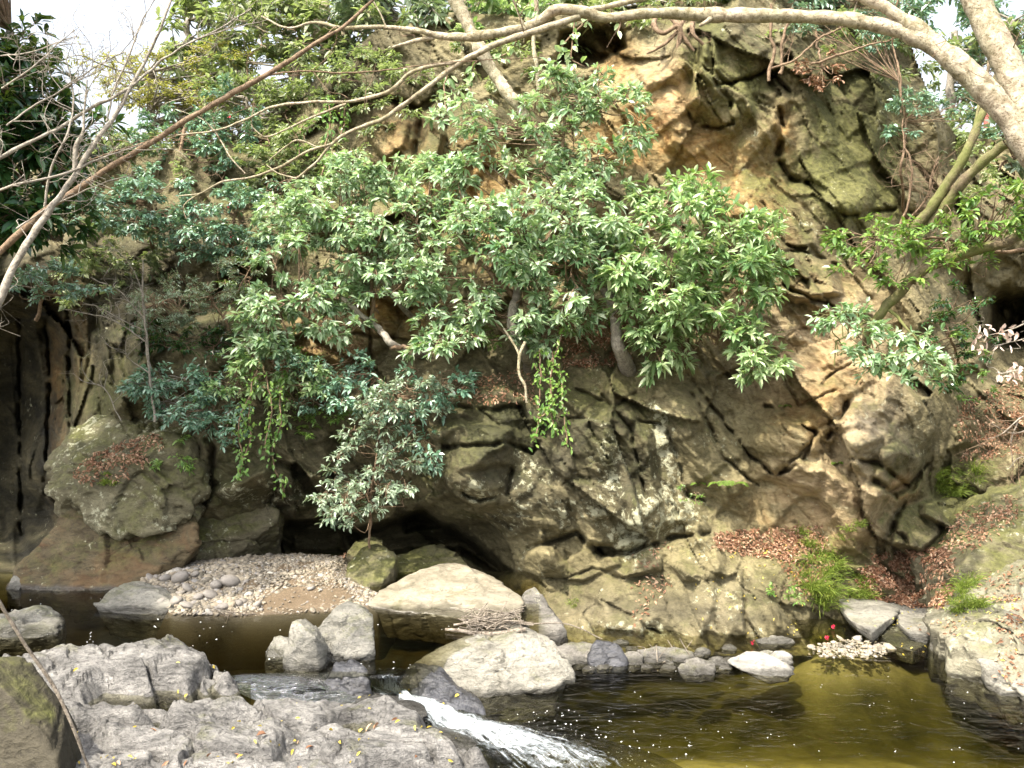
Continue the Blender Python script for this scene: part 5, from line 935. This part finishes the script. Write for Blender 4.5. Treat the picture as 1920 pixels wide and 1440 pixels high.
forest('straight tall pale trunk behind the limbs, second from the sky gap', [(558,240,14.5,16),(553,140,14.6,16),(550,40,14.7,15),(548,-40,14.8,14)], [(520,60,90,60,15,1,24),(560,0,110,40,15,1,20),(480,130,70,50,15,1,14)], bark='pale_bark')
forest('pair of upright pale trunks just left of the crossing limb', [(618,220,14.2,17),(612,120,14.3,17),(606,20,14.4,16),(600,-40,14.5,15)], [(640,30,100,50,14.5,1,26),(600,120,70,40,14.6,1,14),(700,90,60,40,14.6,1,12)], bark='pale_bark', extra=[[(648,200,14.4,12),(650,110,14.4,12),(655,0,14.5,11)]])
forest('dense tree with pale shining leaves above the leaning trunk', [(800,170,14.5,18),(790,80,14.5,16),(780,-20,14.6,12)], [(760,40,110,60,14.3,1,40),(850,30,70,50,14.3,1,20),(720,130,80,40,14.3,.8,18),(680,60,60,50,14.3,1,14)], 'grey_leaf', .15)
forest('broad green tree at the top middle, behind the fork of the limb', [(960,120,14.4,18),(955,40,14.4,16),(950,-40,14.5,12)], [(930,30,90,50,14.2,1,30),(1010,30,90,50,14.2,1,28),(900,100,60,40,14,.7,12),(1000,110,70,30,13.9,.6,10)], 'big_leaf', .16)
forest('dark tree overhanging the crag from the rim, top right of the middle', [(1220,60,14,18),(1215,0,14,16),(1210,-60,14,14)], [(1190,10,90,40,13.6,1,26),(1290,0,90,30,13.6,1,22),(1110,10,60,40,13.6,.8,14)], 'forest_leaf')
forest('dark low tree along the rim above the broad green crag', [(1500,40,13.8,18),(1500,-10,13.8,16),(1510,-70,13.8,14)], [(1450,0,90,30,13.3,.9,24),(1560,20,90,35,13.3,.9,26),(1640,60,70,50,13.2,.9,22),(1700,20,60,50,13.4,.9,16)], 'blue_leaf', .12)
forest('sunlit tree seen through the fork of the leaning tree at the upper right', [(1790,330,17,18),(1785,200,17,16),(1790,60,17,12)], [(1770,120,40,40,17,1.2,8),(1840,130,70,50,17,1.2,18),(1800,250,80,45,16,1.2,26),(1740,290,50,40,16,1,12)], 'forest_leaf')
forest('tree of dense shining leaves behind the thick trunk at the upper right edge', [(1910,330,16,20),(1905,200,16,18),(1900,40,16,14)], [(1900,80,60,70,16,1.2,20),(1880,280,70,40,15.5,1,22),(1900,0,80,60,16,1.2,18),(1980,200,60,120,16,1.2,24)], 'blue_leaf', .14)
forest('bushy tree low on the left slope, under the yellow-green one', [(200,400,14.3,12),(190,340,14.3,10),(185,290,14.3,8)], [(200,300,90,50,14.2,.8,30),(290,290,70,40,14,.8,18),(130,330,60,60,14.4,.8,18)], 'forest_leaf', .12)
forest('thin green tree on the slope between the yellow-green one and the pale trunks', [(470,280,13.8,12),(465,200,13.9,10),(462,130,14,8)], [(470,190,80,50,13.8,.8,26),(540,210,60,40,13.7,.7,16),(420,250,60,30,13.6,.6,12),(590,190,60,40,13.7,.7,12)], 'forest_leaf', .12)
# undergrowth on the rim: more green than anyone could count
L = Leaves()
crown(L, None, [(650,140,120,60,12.9,.4,26),(740,190,90,60,12.4,.3,14),(180,540,90,50,11.6,.4,16),(230,470,110,50,11.8,.5,20),(620,270,120,50,12.7,.5,34),(520,300,90,50,12.9,.5,24),(700,140,140,40,13,.5,24),(560,350,90,30,12.6,.4,12),(900,130,130,40,12.6,.5,22),(300,280,130,40,13.2,.5,26),(150,400,80,60,13,.6,20),(60,440,60,60,12.6,.5,14),(1250,20,130,25,12.4,.4,16),(1550,70,160,30,12.2,.4,22),(1700,120,50,70,12.2,.4,14),(1780,300,70,50,12.8,.6,18),(1860,360,60,40,12.6,.5,14),(240,480,80,40,12.2,.4,10),(400,330,80,40,12.6,.4,14)], .085, None, .35, .45, 'alt', 8, 7)
v, f = L.build(); o = mesh('undergrowth', v, f, M['forest_leaf'], smooth=False); tag(o, 'mixed green undergrowth and ivy covering the rim of the cliff', 'undergrowth', kind='stuff')
L = Leaves()
crown(L, None, [(560,700,90,50,10.7,.3,12),(620,800,60,60,10.6,.3,12),(330,850,50,30,10,.2,5),(1760,660,80,60,11.2,.4,14),(1830,720,60,40,11.4,.4,8),(1000,620,120,40,10.6,.3,14),(1180,590,80,40,10.7,.3,10),(470,520,60,60,11.4,.3,12),(500,620,60,40,11,.3,8)], .055, None, .3, .45, 'alt', 7, 7)
v, f = L.build(); o = mesh('ground_ivy', v, f, M['vine_leaf'], smooth=False); tag(o, 'small-leaved ivy and creepers clinging to the shaded cliff', 'ivy', kind='stuff')

# ================================================================== FERNS, GRASS, MOSS, FALLEN LEAVES
AP = np.concatenate([a.reshape(-1, 3) for a, b in SURF]); AN = np.concatenate([b.reshape(-1, 3) for a, b in SURF]); AX, AY = proj(AP)
# keep only what faces the camera and lies in front
_key = (np.clip(AX / 8, -50, 400).astype(int) * 1000 + np.clip(AY / 8, -50, 400).astype(int)); _, inv_ = np.unique(_key, return_inverse=True)
_mn = np.full(inv_.max() + 1, 1e9); np.minimum.at(_mn, inv_, AP[:, 1]); VIS = AP[:, 1] < _mn[inv_] + .16
def ground_at(poly, n, minz=.3, faces=False):
    x0, x1 = min(p[0] for p in poly), max(p[0] for p in poly); y0, y1 = min(p[1] for p in poly), max(p[1] for p in poly)
    m = np.where((AX > x0) & (AX < x1) & (AY > y0) & (AY < y1) & (AN[:, 2] > minz) & VIS)[0]; m = m[inside(AX[m], AY[m], poly)]
    if len(m) == 0: return np.zeros((0, 3)), np.zeros((0, 3))
    i = rng.choice(m, n); return AP[i], AN[i]
def litter(polys, mat, label, l=.05, name='fallen_leaves', minz=.25):
    L = Leaves()
    for poly, n in polys:
        p, nn = ground_at(poly, n, minz)
        if not len(p): continue
        d = rv(len(p)); d = unit(d - nn * (d * nn).sum(1, keepdims=True)); ll = l * rng.uniform(.6, 1.3, len(p))
        L.add(p + nn * rng.uniform(.004, .03, (len(p), 1)) + rng.normal(0, .012, (len(p), 3)) * np.array([1, 1, .3]), unit(d + nn * rng.normal(0, .25, (len(p), 1))), unit(nn + rng.normal(0, .35, (len(p), 3))), ll, ll * rng.uniform(.3, .6, len(p)))
    v, f = L.build(.1, .2); o = mesh(name, v, f, M[mat], smooth=False); tag(o, label, 'fallen leaves', kind='stuff')
litter([([(1640,1040),(1780,1030),(1800,1080),(1770,1140),(1700,1140),(1630,1120),(1600,1080)], 4200), ([(1340,1000),(1540,985),(1560,1040),(1500,1060),(1400,1040),(1330,1030)], 1900), ([(1460,1060),(1560,1040),(1560,1100),(1500,1120)], 300), ([(1760,1040),(1800,960),(1900,930),(1920,960),(1820,1040)], 700),
 ([(1790,760),(1920,700),(1920,850),(1800,870)], 1300), ([(1830,1080),(1920,1060),(1920,1130),(1830,1130)], 160), ([(1700,1180),(1800,1160),(1790,1200)], 30), ([(1850,1180),(1920,1130),(1920,1290),(1870,1270)], 160)], 'litter', 'reddish-brown fallen leaves filling the gully, the ledges and the slope at the right', .042)
litter([([(140,890),(180,850),(300,810),(310,850),(240,900),(150,905)], 900), ([(1040,600),(1180,560),(1180,690),(1060,690)], 1500), ([(820,720),(1000,690),(1000,760),(840,760)], 500), ([(480,1044),(650,1040),(650,1062),(500,1056)], 500), ([(1190,1030),(1260,1020),(1260,1100),(1190,1180)], 120), ([(500,660),(680,640),(700,720),(520,720)], 500)], 'litter', 'brown fallen leaves lying on the left block, under the evergreens and at the back of the gravel', .042)
litter([([(150,1210),(900,1300),(900,1440),(130,1440)], 60), ([(1300,1020),(1600,1020),(1600,1200),(1300,1200)], 90), ([(1550,1180),(1920,1100),(1920,1290),(1560,1290)], 90)], 'litter_yellow', 'yellow willow-like leaves scattered over the bedrock and the right bank', .034)
litter([([(200,1300),(800,1320),(800,1440),(200,1440)], 14)], 'litter', 'a few red-brown leaves lying on the bare bedrock in front', .06)
def tuft(label, cx, cy, rx, ry, n, ln, Y=None, name='grass_tuft', cat='grass', mat='grass', group='grass tufts on the right bank', minz=-.5):
    poly = [(cx + rx * math.cos(a_), cy + ry * math.sin(a_)) for a_ in np.linspace(0, 6.28, 12)[:-1]]
    p, nn = ground_at(poly, n, minz)
    if not len(p): print('no ground for', label); return
    L = Leaves(); c = p[np.argsort(p[:, 2])[:max(1, len(p) // 3)]]
    nt_ = max(3, n // 45); cc = p[rng.integers(0, len(p), nt_)]; b = cc[rng.integers(0, nt_, n)] + rng.normal(0, .025, (n, 3)) * np.array([1, 1, .4])
    d = unit(rng.normal(0, .55, (n, 3)) * np.array([1, 1, .3]) + np.array([0, -.25, .75])); ll = ln * rng.uniform(.5, 1.2, n)
    sg = 3; pos = b; dd = d
    for k in range(sg):      # arching blade in three lengths
        L.add(pos, dd, unit(np.cross(dd, rng.normal(0, 1, (n, 3)))), ll / sg * 1.15, .008 * (1.3 - .3 * k)); pos = pos + dd * (ll / sg)[:, None]; dd = unit(dd + np.array([0, -.12, -.38]) * (k + 1) * .8)
    v, f = L.build(0, .05); o = mesh(name, v, f, M[mat], smooth=False, loc=p.mean(0)); tag(o, label, cat, group)
tuft('bright arching grass tuft hanging over the water left of the brown slab', 1540, 1125, 30, 26, 420, .34)
tuft('grass clump on the mossy cleft rocks, under the leafless twigs at the right', 1790, 905, 55, 32, 700, .26)
tuft('thick grass at the foot of the big mossy boulder at the right', 1808, 1130, 38, 42, 650, .17)
tuft('patch of grass on the leafy shelf above the small shrublets', 1545, 1065, 45, 28, 620, .18)
tuft('thin grass on the narrow ledge beside the leaf-filled gully', 1500, 1020, 22, 22, 160, .16)
tuft('sparse grass at the left edge of the leaf-filled gully', 1600, 1100, 40, 34, 520, .17)
tuft('small grass patch on the crest under the pale crag', 1590, 985, 30, 30, 160, .12)
tuft('grass sprouting on the great grey block beside its fallen leaves', 205, 895, 34, 14, 260, .07, group=None)
tuft('small green tuft growing from the cracked bank in the middle', 1077, 1132, 8, 8, 80, .06, group=None)
def fern(label, cx, cy, Y, n, ln):
    L, T = Leaves(), Tubes(); c = P(cx, cy, Y); q_, _n = ground_at([(cx - 22, cy - 16), (cx + 22, cy - 16), (cx + 22, cy + 22), (cx - 22, cy + 22)], 8, -1)
    if len(q_): c = q_[0]
    for k in range(n):
        az = rng.uniform(-1.6, 1.6); d = unit(np.array([math.sin(az), -math.cos(az) * .6, .55])); p = spline([c, c + d * ln * .5, c + d * ln * .85 - UP * ln * .18, c + d * ln - UP * ln * .42], 16)
        T.add(p, np.linspace(.003, .001, 16), 3, False); t = unit(np.gradient(p, axis=0)); s = unit(np.cross(t, UP)); w_ = ln * .22 * np.sin(np.linspace(.35, 3.0, 16))
        for sg in (1, -1): L.add(p, unit(s * sg + t * .35 - UP * .1), unit(np.cross(s, t) + rng.normal(0, .1, (16, 3))), w_, .018)
    plant('fern', label, 'fern', 'ferns on the rock face', c, [('stems', T, 'brown_bark'), ('fronds', L, 'fern')])
fern('fern spreading its fronds on the lower rock, right of the lichen patch', 1372, 925, 9.7, 8, .26)
fern('small fern under the vine beside the lichen patch', 1300, 905, 9.8, 6, .14)
fern('fern at the top corner of the great grey block, left', 400, 785, 10, 8, .30)
fern('tiny fern in the shade behind the left vines', 560, 815, 10.3, 6, .18)
fern('little yellow-green fern in the crack of the pale right crag', 1455, 765, 10, 5, .10)
fern('little fern tucked low in the pale right crag', 1565, 875, 9.9, 5, .12)
shrub('low sprawl of small bright leaves on the rock above the tall slab of the bank', [], [(1290,925,25,25,9.75,.12,7)], (1290,925,9.75), 'vine_leaf', .035, R_=.12, nt=5, per=5)
shrub('small ivy clump on the cracked bank between the slabs and the grass', [], [(1465,1110,28,14,9.1,.12,7),(1490,1120,16,12,9.1,.1,4)], (1465,1110,9.1), 'vine_leaf', .045, R_=.12, nt=5, per=5)
# driftwood
L, T = Leaves(), Tubes()
for k in range(110):
    c = P(rng.uniform(875, 975), rng.uniform(1160, 1190), rng.uniform(8.0, 8.35)); c[2] = .31 + rng.random() * .14; d = unit(rng.normal(size=3) * np.array([1, .5, .22])); ln = rng.uniform(.04, .18)
    T.add(spline([c - d * ln, c + rng.normal(0, .02, 3), c + d * ln], 8), rng.uniform(.002, .007), 5, False)
for l_ in ([(836,1180,8.1,6),(880,1186,8.05,9),(930,1188,8.0,10),(985,1180,8.0,8)], [(850,1172,8.2,5),(920,1160,8.2,6),(1000,1170,8.2,4)], [(960,1168,8.2,3),(1060,1170,8.3,2.5),(1130,1200,8.3,2)]):
    p, r = pxline(l_, .02, 3); T.add(p, r, 6)
v, f = T.build(); o = mesh('driftwood', v, f, M['dead_wood']); tag(o, 'heap of grey driftwood and flood debris behind the white boulder', 'driftwood', kind='stuff')
T = Tubes()
for k in range(45):
    c = G(rng.uniform(400, 480), rng.uniform(1138, 1152), .32); d = unit(rng.normal(size=3) * np.array([1, .5, .3])); ln = rng.uniform(.05, .16); T.add(spline([c - d * ln, c + rng.normal(0, .015, 3), c + d * ln], 6), rng.uniform(.002, .005), 4, False)
v, f = T.build(); o = mesh('driftwood', v, f, M['dead_wood']); tag(o, 'tangle of thin washed-up twigs at the front edge of the gravel bar', 'driftwood', kind='stuff')
T = Tubes()
for k in range(26):
    c = P(rng.uniform(1200, 1290), rng.uniform(1215, 1262), rng.uniform(8.1, 8.4)); d = unit(rng.normal(size=3) * np.array([.7, .3, .8])); ln = rng.uniform(.05, .14); T.add(spline([c - d * ln, c + rng.normal(0, .02, 3), c + d * ln], 6), rng.uniform(.002, .006), 4, False)
v, f = T.build(); o = mesh('driftwood', v, f, M['dead_wood']); tag(o, 'bleached broken twigs caught on the stone row before the bank', 'driftwood', kind='stuff')
for i, (x, y, lab) in enumerate([(1562, 1178, 'red camellia blossom fallen in the shallow water, uppermost of three'), (1550, 1198, 'red camellia blossom floating nearest the shingle, lowest of three'), (1410, 1209, 'red camellia blossom by the narrow pale stone at the bank foot')]):
    Fl = Leaves(); c = G(x, y, .015)
    for a_ in range(3): whorl(Fl, c + UP * a_ * .006, UP, 5, .020, .8, 1.1 - .25 * a_)
    v, f = Fl.build(-.1, .2); o = mesh('fallen_blossom', v, f, M['petal'], loc=c, smooth=False); tag(o, lab, 'blossom', 'fallen red blossoms')

# dry leaves, roots on the rim, and the red post far behind the trunks
shrub('bunch of dry brown leaves hanging from the rim of the broad green crag', [[(1530,60,11.6,5),(1535,100,11.4,4),(1540,130,11.3,3)]], [(1540,125,45,28,11.3,.15,10),(1550,160,25,15,11.3,.1,4)], (1530,60,11.6), 'litter', .06, R_=.2, nt=6, per=6, name='dry_leaves', cat='dead leaves')
bare('exposed_root', 'knotted exposed roots clinging to the rim below the crossing limb', 'root', [[(1230,30,11.9,14),(1225,50,11.7,12),(1245,62,11.6,11),(1270,50,11.6,10),(1285,70,11.6,9),(1300,95,11.6,6)],[(1260,30,11.8,14),(1275,60,11.6,12),(1268,95,11.6,8),(1285,120,11.7,5)],[(1310,20,11.8,12),(1300,60,11.6,10),(1320,85,11.6,7)],[(1290,30,11.8,10),(1250,80,11.6,8),(1215,100,11.7,5)]], (1230,30,11.9), 'brown_bark', 4, .3, .005, 2, jit=.04)
M['red_paint'] = plain('faded_red_paint', (.42, .12, .10), .6)
t = thing('fence', 'faded red fence glimpsed far behind the fork of the leaning trunk', 'fence', P(1885, 250, 19))
for x_ in (1850, 1888, 1926):
    T = Tubes(); T.add(np.array([P(x_, 260, 19), P(x_, 240, 19), P(x_, 188, 19)]), .06, 8); v, f = T.build(); mesh('post', v, f, M['red_paint'], t)
T = Tubes(); T.add(np.array([P(1835, 192, 18.95), P(1885, 190, 18.95), P(1940, 188, 18.95)]), .06, 8); v, f = T.build(); mesh('rail', v, f, M['red_paint'], t)
